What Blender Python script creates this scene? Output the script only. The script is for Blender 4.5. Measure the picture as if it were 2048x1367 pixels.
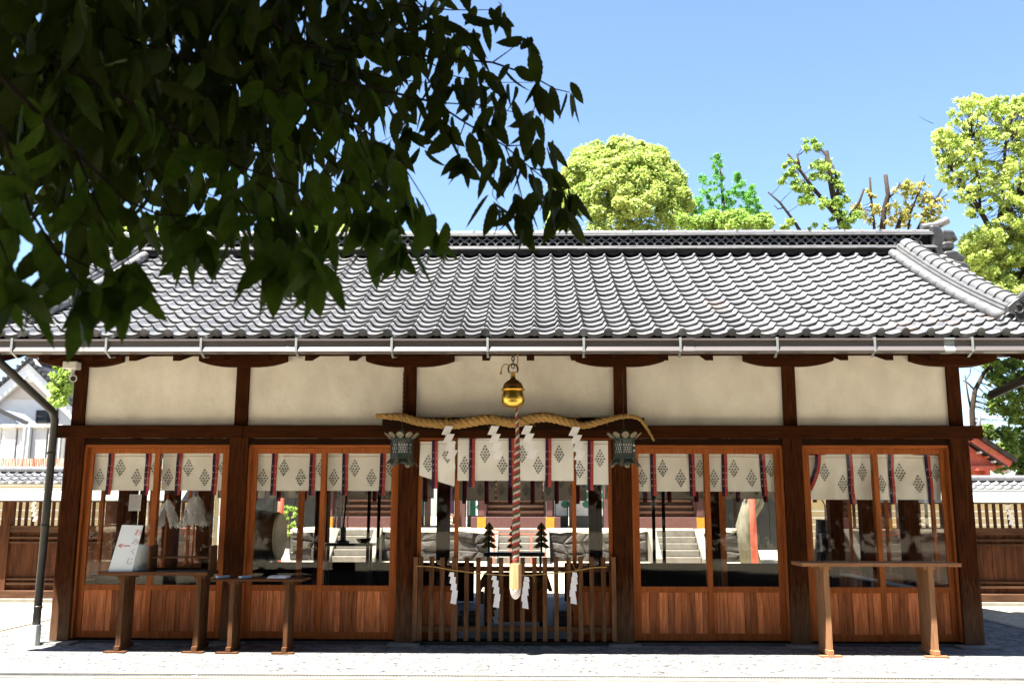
import bpy, bmesh, math, random
import numpy as np
from mathutils import Vector, Matrix, Euler

random.seed(7)
rng = np.random.default_rng(11)
S = bpy.context.scene
for o in list(bpy.data.objects):
    bpy.data.objects.remove(o)
COL = S.collection
R = math.radians

# ---------------------------------------------------------------- camera
F, PW, PH = 1900.0, 2048, 1367                      # focal length and picture size in photo pixels
CAM = Vector((0.186, -11.54, 1.55))
_y, _p, _r = R(1.1), R(10.06), R(0.12)
FW = Vector((-math.sin(_y) * math.cos(_p), math.cos(_y) * math.cos(_p), math.sin(_p)))
RT = Vector((math.cos(_y), math.sin(_y), 0))
UP = RT.cross(FW)
RT, UP = RT * math.cos(_r) + UP * math.sin(_r), UP * math.cos(_r) - RT * math.sin(_r)
cd = bpy.data.cameras.new('camera')
cd.sensor_width = 36
cd.lens = 36 * F / PW
cd.clip_start, cd.clip_end = 0.05, 2000
cd.dof.use_dof = True
cd.dof.focus_distance = 7.0
cd.dof.aperture_fstop = 7.1
cam = bpy.data.objects.new('camera', cd)
cam.matrix_world = Matrix(((RT.x, UP.x, -FW.x, CAM.x), (RT.y, UP.y, -FW.y, CAM.y), (RT.z, UP.z, -FW.z, CAM.z), (0, 0, 0, 1)))
COL.objects.link(cam)
S.camera = cam

# ---------------------------------------------------------------- sky, sun, exposure
TOSUN = Vector((-0.27, -0.25, 1.0)).normalized()
W = bpy.data.worlds.new('World')
S.world = W
W.use_nodes = True
nt = W.node_tree
bg = nt.nodes['Background']
sky = nt.nodes.new('ShaderNodeTexSky')
sky.sky_type = 'NISHITA'
sky.sun_disc = False
sky.sun_elevation = math.asin(TOSUN.z)
sky.sun_rotation = math.atan2(TOSUN.x, TOSUN.y) % (2 * math.pi)
sky.air_density = 1.0
sky.dust_density = 0.7
sky.ozone_density = 4.0
nt.links.new(sky.outputs[0], bg.inputs[0])
bg.inputs[1].default_value = 0.05
sd = bpy.data.lights.new('sun', 'SUN')
sd.energy = 5.0
sd.angle = R(0.5)
sd.color = (1.0, 0.95, 0.87)
sun = bpy.data.objects.new('sun', sd)
sun.rotation_euler = TOSUN.to_track_quat('Z', 'Y').to_euler()
sun.location = (-5, -8, 30)
COL.objects.link(sun)
vs = S.view_settings
vs.view_transform = 'Standard'
vs.look = 'None'
vs.exposure = 2.7
vs.gamma = 1
vs.use_curve_mapping = False
S.cycles.use_denoising = True
S.cycles.max_bounces = 10
S.cycles.diffuse_bounces = 5
S.cycles.transparent_max_bounces = 24
S.cycles.caustics_reflective = False
S.cycles.caustics_refractive = False

# ---------------------------------------------------------------- helpers
def at(px, py, Y):
    """world point seen at a photo pixel, on the vertical plane y = Y"""
    d = FW * F + RT * (px - PW / 2) - UP * (py - PH / 2)
    return CAM + d * ((Y - CAM.y) / d.y)

def atd(px, py, dist):
    d = FW * F + RT * (px - PW / 2) - UP * (py - PH / 2)
    return CAM + d * (dist / F)

WL = {}
def tag(o, label=None, cat=None, group=None, kind=None):
    if label: o['label'] = label
    if cat: o['category'] = cat
    if group: o['group'] = group
    if kind: o['kind'] = kind
    return o

def put(name, data, parent=None, loc=(0, 0, 0), rot=None, scale=None):
    o = bpy.data.objects.new(name, data)
    COL.objects.link(o)
    loc = Vector(loc)
    WL[o.name] = loc.copy()
    if parent:
        o.parent = parent
        o.location = loc - WL[parent.name]
    else:
        o.location = loc
    if rot is not None: o.rotation_euler = rot
    if scale is not None: o.scale = scale
    return o

def thing(name, label, cat, loc=(0, 0, 0), group=None):
    return tag(put(name, None, None, loc), label, cat, group)

class MB:
    def __init__(s): s.v, s.f, s.m = [], [], []
    def add(s, vs, fs, m=0):
        n = len(s.v)
        s.v += [tuple(v) for v in vs]
        s.f += [tuple(i + n for i in f) for f in fs]
        s.m += [m] * len(fs)
        return s
    BF = [(0, 3, 2, 1), (4, 5, 6, 7), (0, 1, 5, 4), (1, 2, 6, 5), (2, 3, 7, 6), (3, 0, 4, 7)]
    def box(s, x0, x1, y0, y1, z0, z1, m=0):
        return s.add([(x0, y0, z0), (x1, y0, z0), (x1, y1, z0), (x0, y1, z0), (x0, y0, z1), (x1, y0, z1), (x1, y1, z1), (x0, y1, z1)], MB.BF, m)
    def obox(s, c, size, rot, m=0):
        M = Euler(rot).to_matrix()
        c = Vector(c)
        hx, hy, hz = size[0] / 2, size[1] / 2, size[2] / 2
        return s.add([c + M @ Vector(p) for p in [(-hx, -hy, -hz), (hx, -hy, -hz), (hx, hy, -hz), (-hx, hy, -hz), (-hx, -hy, hz), (hx, -hy, hz), (hx, hy, hz), (-hx, hy, hz)]], MB.BF, m)
    def bar(s, a, b, w, h, m=0):
        a, b = Vector(a), Vector(b)
        t = (b - a).normalized()
        u = t.cross(Vector((0, 0, 1)))
        if u.length < 1e-3: u = Vector((1, 0, 0))
        u.normalize()
        n = u.cross(t)
        vs = []
        for p in (a, b):
            vs += [p - u * w / 2 - n * h / 2, p + u * w / 2 - n * h / 2, p + u * w / 2 + n * h / 2, p - u * w / 2 + n * h / 2]
        return s.add(vs, MB.BF, m)
    def tube(s, pts, r, n=8, m=0, caps=True):
        pts = [Vector(p) for p in pts]
        k = len(pts)
        rs = r if isinstance(r, (list, tuple)) else [r] * k
        vs, fs = [], []
        t0 = (pts[1] - pts[0]).normalized()
        u = t0.orthogonal().normalized()
        for i, p in enumerate(pts):
            t = (pts[min(i + 1, k - 1)] - pts[max(i - 1, 0)]).normalized()
            u = (u - t * u.dot(t)).normalized()
            w = t.cross(u)
            for j in range(n):
                a = 2 * math.pi * j / n
                vs.append(p + (u * math.cos(a) + w * math.sin(a)) * rs[i])
        for i in range(k - 1):
            for j in range(n):
                a, b = i * n + j, i * n + (j + 1) % n
                fs.append((a, b, b + n, a + n))
        if caps:
            fs.append(tuple(range(n - 1, -1, -1)))
            fs.append(tuple(range((k - 1) * n, k * n)))
        return s.add(vs, fs, m)
    def lathe(s, prof, c, n=20, axis='Z', m=0):
        vs, fs = [], []
        for r, z in prof:
            for j in range(n):
                a = 2 * math.pi * j / n
                x, y = r * math.cos(a), r * math.sin(a)
                q = {'Z': (x, y, z), 'X': (z, x, y), 'Y': (x, z, y)}[axis]
                vs.append((c[0] + q[0], c[1] + q[1], c[2] + q[2]))
        for i in range(len(prof) - 1):
            for j in range(n):
                a, b = i * n + j, i * n + (j + 1) % n
                fs.append((a, b, b + n, a + n))
        return s.add(vs, fs, m)
    def prism(s, poly, axis, a, b, m=0):
        """polygon extruded along an axis: axis 'Y' takes (x,z), 'X' takes (y,z), 'Z' takes (x,y)"""
        g = {'Y': lambda p, t: (p[0], t, p[1]), 'X': lambda p, t: (t, p[0], p[1]), 'Z': lambda p, t: (p[0], p[1], t)}[axis]
        n = len(poly)
        vs = [g(p, a) for p in poly] + [g(p, b) for p in poly]
        fs = [tuple(range(n)), tuple(range(2 * n - 1, n - 1, -1))] + [(i, i + n, (i + 1) % n + n, (i + 1) % n) for i in range(n)]
        return s.add(vs, fs, m)
    def mesh(s, name, mats, base=(0, 0, 0), smooth=False):
        me = bpy.data.meshes.new(name)
        b = Vector(base)
        me.from_pydata([(x - b.x, y - b.y, z - b.z) for x, y, z in s.v], [], s.f)
        for m in (mats if isinstance(mats, (list, tuple)) else [mats]): me.materials.append(m)
        me.polygons.foreach_set('material_index', s.m)
        me.polygons.foreach_set('use_smooth', [smooth] * len(s.f))
        bm = bmesh.new()
        bm.from_mesh(me)
        bmesh.ops.recalc_face_normals(bm, faces=bm.faces)
        bm.to_mesh(me)
        bm.free()
        me.update()
        return me
    def build(s, name, mats, parent=None, base=None, smooth=False, bevel=0):
        if base is None: base = WL[parent.name] if parent else (0, 0, 0)
        o = put(name, s.mesh(name, mats, base, smooth), parent, base)
        if bevel:
            md = o.modifiers.new('bevel', 'BEVEL')
            md.width, md.segments, md.limit_method = bevel, 1, 'ANGLE'
        return o

def box(name, b, mat, parent=None, bevel=0, base=None):
    return MB().box(*b).build(name, mat, parent, base=base, bevel=bevel)

def quads_mesh(name, V, nper, faces_per, mat, smooth=False):
    """V (n, nper, 3) array of copies of a small mesh with faces_per faces (all same vertex count)"""
    n = V.shape[0]
    fp = np.array(faces_per, dtype=np.int32)
    k = fp.shape[1]
    idx = (fp[None] + (np.arange(n, dtype=np.int32) * nper)[:, None, None]).reshape(-1)
    me = bpy.data.meshes.new(name)
    me.vertices.add(n * nper)
    me.vertices.foreach_set('co', V.reshape(-1).astype(np.float32))
    me.loops.add(len(idx))
    me.loops.foreach_set('vertex_index', idx)
    nf = len(idx) // k
    me.polygons.add(nf)
    me.polygons.foreach_set('loop_start', np.arange(nf, dtype=np.int32) * k)
    me.polygons.foreach_set('loop_total', np.full(nf, k, dtype=np.int32))
    me.polygons.foreach_set('use_smooth', np.full(nf, smooth, dtype=bool))
    me.materials.append(mat)
    me.update(calc_edges=True)
    return me

# ---------------------------------------------------------------- materials
def M(name, c1, c2=None, scale=4.0, stretch=(1, 1, 1), rough=0.6, bump=0.0, spec=0.4, rand=0.0, metal=0.0, detail=6, lo=0.35, hi=0.65, fine=0.0, bscale=None, bdist=0.01):
    m = bpy.data.materials.new(name)
    m.use_nodes = True
    t = m.node_tree
    N, L = t.nodes, t.links
    bs = N['Principled BSDF']
    bs.inputs['Roughness'].default_value = rough
    bs.inputs['Specular IOR Level'].default_value = spec
    bs.inputs['Metallic'].default_value = metal
    tc = N.new('ShaderNodeTexCoord')
    mp = N.new('ShaderNodeMapping')
    mp.inputs['Scale'].default_value = [scale * k for k in stretch]
    oi = N.new('ShaderNodeObjectInfo')
    off = N.new('ShaderNodeVectorMath'); off.operation = 'SCALE'
    off.inputs[0].default_value = (17, 31, 23)
    L.new(oi.outputs['Random'], off.inputs['Scale'])
    ad = N.new('ShaderNodeVectorMath')
    L.new(tc.outputs['Object'], ad.inputs[0]); L.new(off.outputs[0], ad.inputs[1])
    L.new(ad.outputs[0], mp.inputs['Vector'])
    nz = N.new('ShaderNodeTexNoise')
    nz.inputs['Scale'].default_value = 1
    nz.inputs['Detail'].default_value = detail
    nz.inputs['Roughness'].default_value = 0.62
    L.new(mp.outputs[0], nz.inputs['Vector'])
    rp = N.new('ShaderNodeMapRange')
    rp.inputs['From Min'].default_value, rp.inputs['From Max'].default_value = lo, hi
    L.new(nz.outputs['Fac'], rp.inputs['Value'])
    mx = N.new('ShaderNodeMix'); mx.data_type = 'RGBA'
    c2 = c2 or c1
    mx.inputs['A'].default_value = (*c1, 1); mx.inputs['B'].default_value = (*c2, 1)
    L.new(rp.outputs[0], mx.inputs['Factor'])
    out = mx.outputs['Result']
    if fine:
        n2 = N.new('ShaderNodeTexNoise')
        n2.inputs['Scale'].default_value = 140; n2.inputs['Detail'].default_value = 3
        L.new(tc.outputs['Object'], n2.inputs['Vector'])
        r2 = N.new('ShaderNodeMapRange')
        r2.inputs['From Min'].default_value, r2.inputs['From Max'].default_value = 0.3, 0.7
        r2.inputs['To Min'].default_value, r2.inputs['To Max'].default_value = 1 - fine, 1 + fine
        L.new(n2.outputs['Fac'], r2.inputs['Value'])
        ml = N.new('ShaderNodeVectorMath'); ml.operation = 'SCALE'
        L.new(out, ml.inputs[0]); L.new(r2.outputs[0], ml.inputs['Scale'])
        out = ml.outputs[0]
    if rand:
        r3 = N.new('ShaderNodeMapRange')
        r3.inputs['To Min'].default_value, r3.inputs['To Max'].default_value = 1 - rand, 1 + rand
        L.new(oi.outputs['Random'], r3.inputs['Value'])
        ml = N.new('ShaderNodeVectorMath'); ml.operation = 'SCALE'
        L.new(out, ml.inputs[0]); L.new(r3.outputs[0], ml.inputs['Scale'])
        out = ml.outputs[0]
    L.new(out, bs.inputs['Base Color'])
    if bump:
        bp = N.new('ShaderNodeBump')
        bp.inputs['Strength'].default_value = bump
        bp.inputs['Distance'].default_value = bdist
        if bscale:
            n3 = N.new('ShaderNodeTexNoise')
            n3.inputs['Scale'].default_value = bscale; n3.inputs['Detail'].default_value = 5
            L.new(tc.outputs['Object'], n3.inputs['Vector'])
            L.new(n3.outputs['Fac'], bp.inputs['Height'])
        else:
            L.new(nz.outputs['Fac'], bp.inputs['Height'])
        L.new(bp.outputs[0], bs.inputs['Normal'])
    return m

GX, GY, GZ = (1.2, 14, 14), (14, 1.2, 14), (14, 14, 1.2)      # grain along x, y, z
w_post = M('post_wood', (0.021, 0.0063, 0.0021), (0.069, 0.02025, 0.0063), 3, GZ, .85, 0, rand=.12, spec=.04)
w_beam = M('beam_wood', (0.0238, 0.007, 0.00224), (0.0504, 0.0147, 0.00448), 3, GX, .85, 0, spec=.04)
w_dark = M('dark_wood', (.012, .0052, .003), (.024, .010, .005), 3, GX, .9, 0, spec=.04)
w_soff = M('soffit_wood', (.022, .007, .003), (.04, .012, .005), 3, GX, .9, 0, spec=.04)
w_doorz = M('door_wood_upright', (0.2294, 0.06279, 0.01645), (0.3496, 0.1038, 0.0299), 2.5, GZ, .65, .06, rand=.1, spec=.04)
w_doorx = M('door_wood', (0.2294, 0.06279, 0.01645), (0.3496, 0.1038, 0.0299), 2.5, GX, .65, .06, rand=.1, spec=.04)
w_plank = M('plank_wood', (0.2415, 0.06912, 0.02355), (0.6279, 0.2152, 0.08513), 2.2, (16, 16, 1.4), .6, .08, rand=.42, lo=.3, hi=.7, spec=.04)
w_tbl = M('weathered_table_wood', (.055, .024, .011), (.11, .050, .024), 3, GX, .75, .1, rand=.08, spec=.04)
w_tleg = M('weathered_leg_wood', (.06, .027, .013), (.125, .058, .028), 3, GZ, .75, .1, rand=.1, spec=.04)
w_new = M('pale_table_wood', (.20, .095, .046), (.30, .15, .078), 3, GX, .7, .1, rand=.06, spec=.04)
w_newz = M('pale_leg_wood', (.20, .10, .048), (.32, .165, .085), 3, GZ, .7, .1, rand=.08, spec=.04)
w_pick = M('picket_wood', (.060, .026, .012), (.16, .072, .034), 3, GZ, .75, .1, rand=.35, spec=.04)
w_fence = M('fence_wood', (0.036, 0.01672, 0.01008), (0.112, 0.044, 0.0224), 1.5, (10, 10, 1.0), .75, .1, rand=.22, spec=.04)
w_fencex = M('fence_rail_wood', (0.0425, 0.02244, 0.01436), (0.102, 0.05143, 0.02983), 1.5, (1.0, 10, 10), .75, .1, rand=.2, spec=.04)
w_tube = M('tassel_wood', (.36, .22, .11), (.48, .30, .16), 5, (9, 9, 1), .6, .2, spec=.04)
tile_m = M('smoked_roof_tile', (0.09954, 0.1, 0.1047), (0.163, 0.1638, 0.1676), 6, rough=.38, bump=.12, spec=.6, rand=.26, fine=.12)
tile_r = M('rusty_roof_tile', (0.186, 0.1457, 0.1302), (0.2232, 0.1798, 0.1612), 6, rough=.45, bump=.12, spec=.5, fine=.12)
tile_d = M('dark_ridge_tile', (0.01488, 0.01488, 0.016), (0.0279, 0.0279, 0.02976), 7, rough=.5, bump=.15, spec=.5, rand=.12)
tile_l = M('pale_ridge_tile', (0.09248, 0.09248, 0.09605), (0.1281, 0.1281, 0.1299), 7, rough=.4, bump=.12, spec=.6, rand=.1, fine=.1)
plast = M('plaster', (0.6111, 0.5535, 0.4838), (0.8148, 0.7593, 0.6824), 1.7, (1.3, 1, .9), .95, .6, spec=0, fine=.02, detail=8, lo=.27, hi=.73, bdist=.06)
stone = M('wall_stone', (0.0266, 0.02353, 0.02046), (0.06138, 0.05522, 0.04808), 4, rough=.85, bump=.6, spec=.2, rand=.3, bscale=14, bdist=.03)
stone_p = M('pale_step_stone', (0.1162, 0.1051, 0.083), (0.1549, 0.1411, 0.1162), 5, rough=.85, bump=.3, spec=.2, rand=.08, fine=.1)
stone_b = M('base_stone', (0.155, 0.1488, 0.1333), (0.2108, 0.1984, 0.1767), 6, rough=.9, bump=.3, spec=.2, fine=.15)
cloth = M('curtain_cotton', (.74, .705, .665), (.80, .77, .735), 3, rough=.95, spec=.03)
cloth_shade = M('shaded_curtain_cotton', (0.468, 0.429, 0.39), (0.546, 0.507, 0.468), 3, rough=.95, spec=.1)  # darker copy of the curtain cotton: rear shade put into the colour
purple = M('purple_ribbon', (.028, .010, .034), (.045, .017, .05), 9, rough=.8, spec=.2)
red = M('red_ribbon', (.34, .050, .036), (.43, .070, .05), 9, rough=.8, spec=.2)
red_shade = M('shaded_red_ribbon', (.16, .012, .02), (.22, .02, .03), 9, rough=.8, spec=.2)  # red ribbon darkened for the rear curtains, their shade in the colour
ink = M('printed_ink', (.040, .048, .045), rough=.8, spec=.2)
wink = M('pale_print', (.62, .52, .56), rough=.9, spec=.1)
paper = M('white_paper', (0.806, 0.78, 0.806), (0.91, 0.884, 0.91), 5, rough=.9, spec=.1)
paper_g = M('notice_paper', (.50, .50, .52), (.58, .58, .60), 5, rough=.9, spec=.1)
straw = M('rice_straw', (.30, .165, .05), (.50, .31, .115), 60, rough=.85, bump=.5, spec=.15, detail=3)
brass = M('worn_brass', (.62, .36, .055), (.80, .50, .10), 6, rough=.3, bump=.05, metal=1.0)
iron = M('dark_iron', (.05, .045, .04), (.09, .075, .055), 20, rough=.5, metal=.6)
bronze = M('patina_bronze', (.024, .038, .034), (.050, .062, .052), 20, rough=.6, metal=.3)
tarn = M('pale_bronze_petal', (.13, .115, .075), (.20, .175, .12), 20, rough=.55, metal=.2)
rope_r = M('red_cord', (.28, .03, .028), (.38, .05, .04), 40, rough=.8, spec=.2)
rope_w = M('white_cord', (.44, .38, .30), (.54, .48, .39), 40, rough=.85, spec=.2)
rope_g = M('olive_cord', (.07, .058, .032), (.11, .095, .055), 40, rough=.85, spec=.2)
ball_m = M('tassel_cover', (.74, .66, .62), (.80, .74, .70), 30, rough=.9, spec=.1)
net_m = M('tassel_net', (.30, .06, .06), rough=.9)
gut_m = M('painted_gutter', (0.08697, 0.07483, 0.07362), (0.1013, 0.08931, 0.08697), 3, (.4, 3, 3), rough=.42, spec=.5)
galv = M('galvanised_steel', (0.2604, 0.2852, 0.2914), (0.341, 0.3596, 0.3596), 14, rough=.45, metal=.5)
pipe_m = M('brown_downpipe', (0.015, 0.013, 0.011), (0.024, 0.021, 0.018), 6, rough=.45)
pvc = M('grey_plastic', (.45, .48, .48), rough=.5)
camw = M('camera_casing', (.60, .58, .56), rough=.45)
black = M('black_lacquer', (.012, .011, .011), (.02, .018, .016), 6, rough=.35)
blackm = M('black_screen', (.010, .012, .014), rough=.4)
gold = M('gold_fitting', (.30, .145, .010), (.38, .19, .016), 8, rough=.5, metal=.2)
wand_p = M('wand_paper', (.86, .86, .88), (.9, .9, .92), 5, rough=.9, spec=.05)
dgold = M('dull_gold_leaf', (.085, .070, .018), (.15, .12, .035), 14, rough=.5, metal=.4)
verm = M('vermilion_paint', (0.4, 0.076, 0.044), (0.48, 0.104, 0.064), 3, rough=.6, rand=.1)
verm_o = M('weathered_red_paint', (0.0627, 0.02145, 0.01815), (0.0891, 0.033, 0.02805), 3, GZ, rough=.7, rand=.12)
stairw = M('shrine_stair_wood', (0.165, 0.07875, 0.045), (0.255, 0.1275, 0.075), 2, GX, rough=.7, rand=.18)
ridge_dk = M('ridge_core', (.018, .018, .019), rough=.9, spec=.05)
dim_step = M('dim_step_paint', (.10, .105, .11), (.13, .135, .14), 4, rough=.8, spec=.05)
grate_m = M('grating_steel', (.045, .047, .05), (.075, .078, .08), 9, rough=.6)
white = M('white_wall_paint', (0.592, 0.584, 0.56), (0.64, 0.632, 0.616), 2, rough=.85, spec=.2)
cream = M('cream_earth_wall', (0.352, 0.288, 0.176), (0.4, 0.336, 0.216), 2, rough=.9, spec=.15)
green_p = M('green_paint', (.012, .10, .06), (.02, .15, .085), 5, rough=.6)
screen_m = M('screen_panel_grey', (.48, .48, .48), (.54, .54, .54), 5, rough=.8)
copper = M('green_copper_sheet', (0.2604, 0.2914, 0.2728), (0.31, 0.341, 0.3162), 2, (.5, 4, 4), rough=.6, spec=.4)
rust = M('rusty_corrugated_sheet', (0.336, 0.112, 0.044), (0.576, 0.496, 0.416), 2.2, (6, 6, .8), rough=.75, lo=.4, hi=.6)
skin = M('drum_skin', (.60, .50, .36), (.68, .58, .43), 4, rough=.7)
drumw = M('drum_wood', (.075, .030, .014), (.12, .050, .024), 3, GX, rough=.4, spec=.5)
floor_m = M('hall_floor', (.05, .05, .05), (.07, .07, .07), 3, rough=.7, fine=.1)
beige = M('gable_board', (.52, .44, .36), rough=.8)
dk_wall = M('far_dark_boards', (.030, .034, .032), (.05, .052, .048), 2, GZ, rough=.85)
bluep = M('pen_case', (.36, .42, .50), rough=.6)
redink = M('red_ink', (.50, .16, .13), rough=.9, spec=.1)
greyink = M('faded_ink', (.40, .33, .38), rough=.9, spec=.1)
signm = M('sign_board', (.60, .64, .66), (.66, .69, .70), 3, rough=.75, spec=.2)

def weather(m, col, z0, z1):
    """bleached, splashed wood towards the ground: a real stain with a ragged upper edge"""
    t = m.node_tree; N, L = t.nodes, t.links
    bs = N['Principled BSDF']
    src = bs.inputs['Base Color'].links[0].from_socket
    tc = N['Texture Coordinate']
    sx = N.new('ShaderNodeSeparateXYZ'); L.new(tc.outputs['Object'], sx.inputs[0])
    nz = N.new('ShaderNodeTexNoise'); nz.inputs['Scale'].default_value = 14; nz.inputs['Detail'].default_value = 6
    mp = N.new('ShaderNodeMapping'); mp.inputs['Scale'].default_value = (2.2, 2.2, .35)
    L.new(tc.outputs['Object'], mp.inputs[0]); L.new(mp.outputs[0], nz.inputs['Vector'])
    ad = N.new('ShaderNodeMath'); ad.operation = 'MULTIPLY_ADD'; ad.inputs[1].default_value = 1.1; L.new(nz.outputs['Fac'], ad.inputs[0]); L.new(sx.outputs['Z'], ad.inputs[2])
    mr = N.new('ShaderNodeMapRange'); mr.inputs['From Min'].default_value, mr.inputs['From Max'].default_value = z0 + .55, z1 + .55
    mr.inputs['To Min'].default_value, mr.inputs['To Max'].default_value = .75, 0
    L.new(ad.outputs[0], mr.inputs['Value'])
    mx = N.new('ShaderNodeMix'); mx.data_type = 'RGBA'; mx.inputs['B'].default_value = (*col, 1)
    L.new(mr.outputs[0], mx.inputs['Factor']); L.new(src, mx.inputs['A'])
    L.new(mx.outputs['Result'], bs.inputs['Base Color'])
weather(w_post, (.15, .088, .052), .0, .75)
weather(w_pick, (.20, .115, .065), .0, .5)

def ground_mat(name, c1, c2, speck, rough=.9):
    m = M(name, c1, c2, 7.0, detail=12, rough=rough, bump=.35, spec=.15, fine=.1, bscale=90, bdist=.01)
    t = m.node_tree
    bs = t.nodes['Principled BSDF']
    src = bs.inputs['Base Color'].links[0].from_socket
    tc = t.nodes['Texture Coordinate']
    vo = t.nodes.new('ShaderNodeTexVoronoi'); vo.inputs['Scale'].default_value = 34
    t.links.new(tc.outputs['Object'], vo.inputs['Vector'])
    mr = t.nodes.new('ShaderNodeMapRange')
    mr.inputs['From Min'].default_value, mr.inputs['From Max'].default_value = .05, .15
    mr.inputs['To Min'].default_value, mr.inputs['To Max'].default_value = speck, 1.0
    sp = t.nodes.new('ShaderNodeSeparateColor')
    t.links.new(vo.outputs['Color'], sp.inputs[0])
    t.links.new(sp.outputs[0], mr.inputs['Value'])
    ml = t.nodes.new('ShaderNodeVectorMath'); ml.operation = 'SCALE'
    t.links.new(src, ml.inputs[0]); t.links.new(mr.outputs[0], ml.inputs['Scale'])
    t.links.new(ml.outputs[0], bs.inputs['Base Color'])
    return m
apron_m = ground_mat('washed_gravel_concrete', (.085, .086, .086), (.20, .199, .19), .16)
sand_m = ground_mat('sandy_ground', (0.31, 0.2712, 0.1938), (0.3875, 0.3488, 0.2615), .5)

def leaf_mat(name, c1, c2, trans=.35, scale=.7, rough=.5, spec=.3):
    m = bpy.data.materials.new(name)
    m.use_nodes = True
    t = m.node_tree
    N, L = t.nodes, t.links
    bs = N['Principled BSDF']
    bs.inputs['Roughness'].default_value = rough
    bs.inputs['Specular IOR Level'].default_value = spec
    g = N.new('ShaderNodeNewGeometry')
    nz = N.new('ShaderNodeTexNoise'); nz.inputs['Scale'].default_value = scale; nz.inputs['Detail'].default_value = 8
    nz.inputs['Roughness'].default_value = .8
    L.new(g.outputs['Position'], nz.inputs['Vector'])
    rp = N.new('ShaderNodeMapRange'); rp.inputs['From Min'].default_value, rp.inputs['From Max'].default_value = .38, .62
    L.new(nz.outputs['Fac'], rp.inputs['Value'])
    mx = N.new('ShaderNodeMix'); mx.data_type = 'RGBA'
    mx.inputs['A'].default_value = (*c1, 1); mx.inputs['B'].default_value = (*c2, 1)
    L.new(rp.outputs[0], mx.inputs['Factor'])
    L.new(mx.outputs['Result'], bs.inputs['Base Color'])
    tr = N.new('ShaderNodeBsdfTranslucent')
    L.new(mx.outputs['Result'], tr.inputs['Color'])
    ms = N.new('ShaderNodeMixShader'); ms.inputs[0].default_value = trans
    L.new(bs.outputs[0], ms.inputs[1]); L.new(tr.outputs[0], ms.inputs[2])
    L.new(ms.outputs[0], N['Material Output'].inputs['Surface'])
    return m
lf_wood = leaf_mat('wood_leaf', (.012, .024, .004), (.03, .05, .008), .3, .9, spec=.05)
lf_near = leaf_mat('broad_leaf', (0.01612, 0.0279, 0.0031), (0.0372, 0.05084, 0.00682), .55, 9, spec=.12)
bark_d = M('dark_twig_bark', (.010, .007, .005), (.022, .016, .011), 9, (3, 3, .7), .9, .3, spec=.1)
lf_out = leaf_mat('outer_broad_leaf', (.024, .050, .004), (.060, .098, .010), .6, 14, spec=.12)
lf_cam = leaf_mat('young_camphor_leaf', (0.1929, 0.2879, 0.04469), (0.5016, 0.5544, 0.1564), .4, .9)
lf_gink = leaf_mat('ginkgo_leaf', (0.08221, 0.2418, 0.03385), (0.1451, 0.3676, 0.05803), .42, 1.0)
lf_lime = leaf_mat('lime_leaf', (0.1548, 0.2708, 0.03869), (0.3482, 0.4546, 0.09672), .4, 1.0)
lf_yel = leaf_mat('yellow_young_leaf', (0.2594, 0.3638, 0.05775), (0.5387, 0.6174, 0.1733), .4, .9)
lf_dk = leaf_mat('evergreen_leaf', (0.0532, 0.1161, 0.01741), (0.1934, 0.2708, 0.04352), .4, .9)
lf_brn = leaf_mat('sparse_leaf', (0.2515, 0.2902, 0.05803), (0.5029, 0.4255, 0.1258), .4, .9)
bark = M('bark', (0.02025, 0.0144, 0.0108), (0.045, 0.03375, 0.02475), 6, (3, 3, .7), .9, .6, spec=.15)
bark_g = M('mossy_bark', (0.1128, 0.1088, 0.07254), (0.1693, 0.1572, 0.1169), 5, (2, 2, .7), .9, .5, spec=.15)

glass_m = bpy.data.materials.new('window_glass')
glass_m.use_nodes = True
_t = glass_m.node_tree
_t.nodes.remove(_t.nodes['Principled BSDF'])
_tr = _t.nodes.new('ShaderNodeBsdfTransparent'); _tr.inputs[0].default_value = (.97, .965, .95, 1)
_gl = _t.nodes.new('ShaderNodeBsdfGlossy'); _gl.inputs['Roughness'].default_value = .02
_lw = _t.nodes.new('ShaderNodeLayerWeight'); _lw.inputs[0].default_value = .5
_pw = _t.nodes.new('ShaderNodeMath'); _pw.operation = 'POWER'; _pw.inputs[1].default_value = 5
_fr = _t.nodes.new('ShaderNodeMath'); _fr.operation = 'MULTIPLY_ADD'; _fr.inputs[1].default_value = .9; _fr.inputs[2].default_value = .014
_t.links.new(_lw.outputs['Facing'], _pw.inputs[0]); _t.links.new(_pw.outputs[0], _fr.inputs[0])
_ms = _t.nodes.new('ShaderNodeMixShader')
_t.links.new(_fr.outputs[0], _ms.inputs[0]); _t.links.new(_tr.outputs[0], _ms.inputs[1]); _t.links.new(_gl.outputs[0], _ms.inputs[2])
_t.links.new(_ms.outputs[0], _t.nodes['Material Output'].inputs['Surface'])
# ================================================================ the ground
def struct(name, mb, mat, base=(0, 0, 0)):
    return tag(mb.build(name, mat, base=base), kind='structure')
g = MB()
g.box(-160, 160, -60, 240, -.4, 0)
struct('ground', g, sand_m)
g = MB()
g.add([(-6.62, -2.02, .006), (6.75, -2.02, .006), (6.78, 6.3, .006), (-6.60, 6.3, .006), (-6.62, -2.02, -.02), (6.75, -2.02, -.02), (6.78, 6.3, -.02), (-6.60, 6.3, -.02)],
      [(0, 1, 2, 3), (4, 5, 1, 0), (5, 6, 2, 1), (6, 7, 3, 2), (7, 4, 0, 3)])
ap = struct('stone_apron', g, apron_m)
# edging kerb on both sides of the apron
for x in (-6.72, 6.80):
    g = MB(); g.box(x - .06, x + .06, -2.0, 6.3, -.05, .014)
    struct('apron_kerb', g, stone_b)
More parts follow.
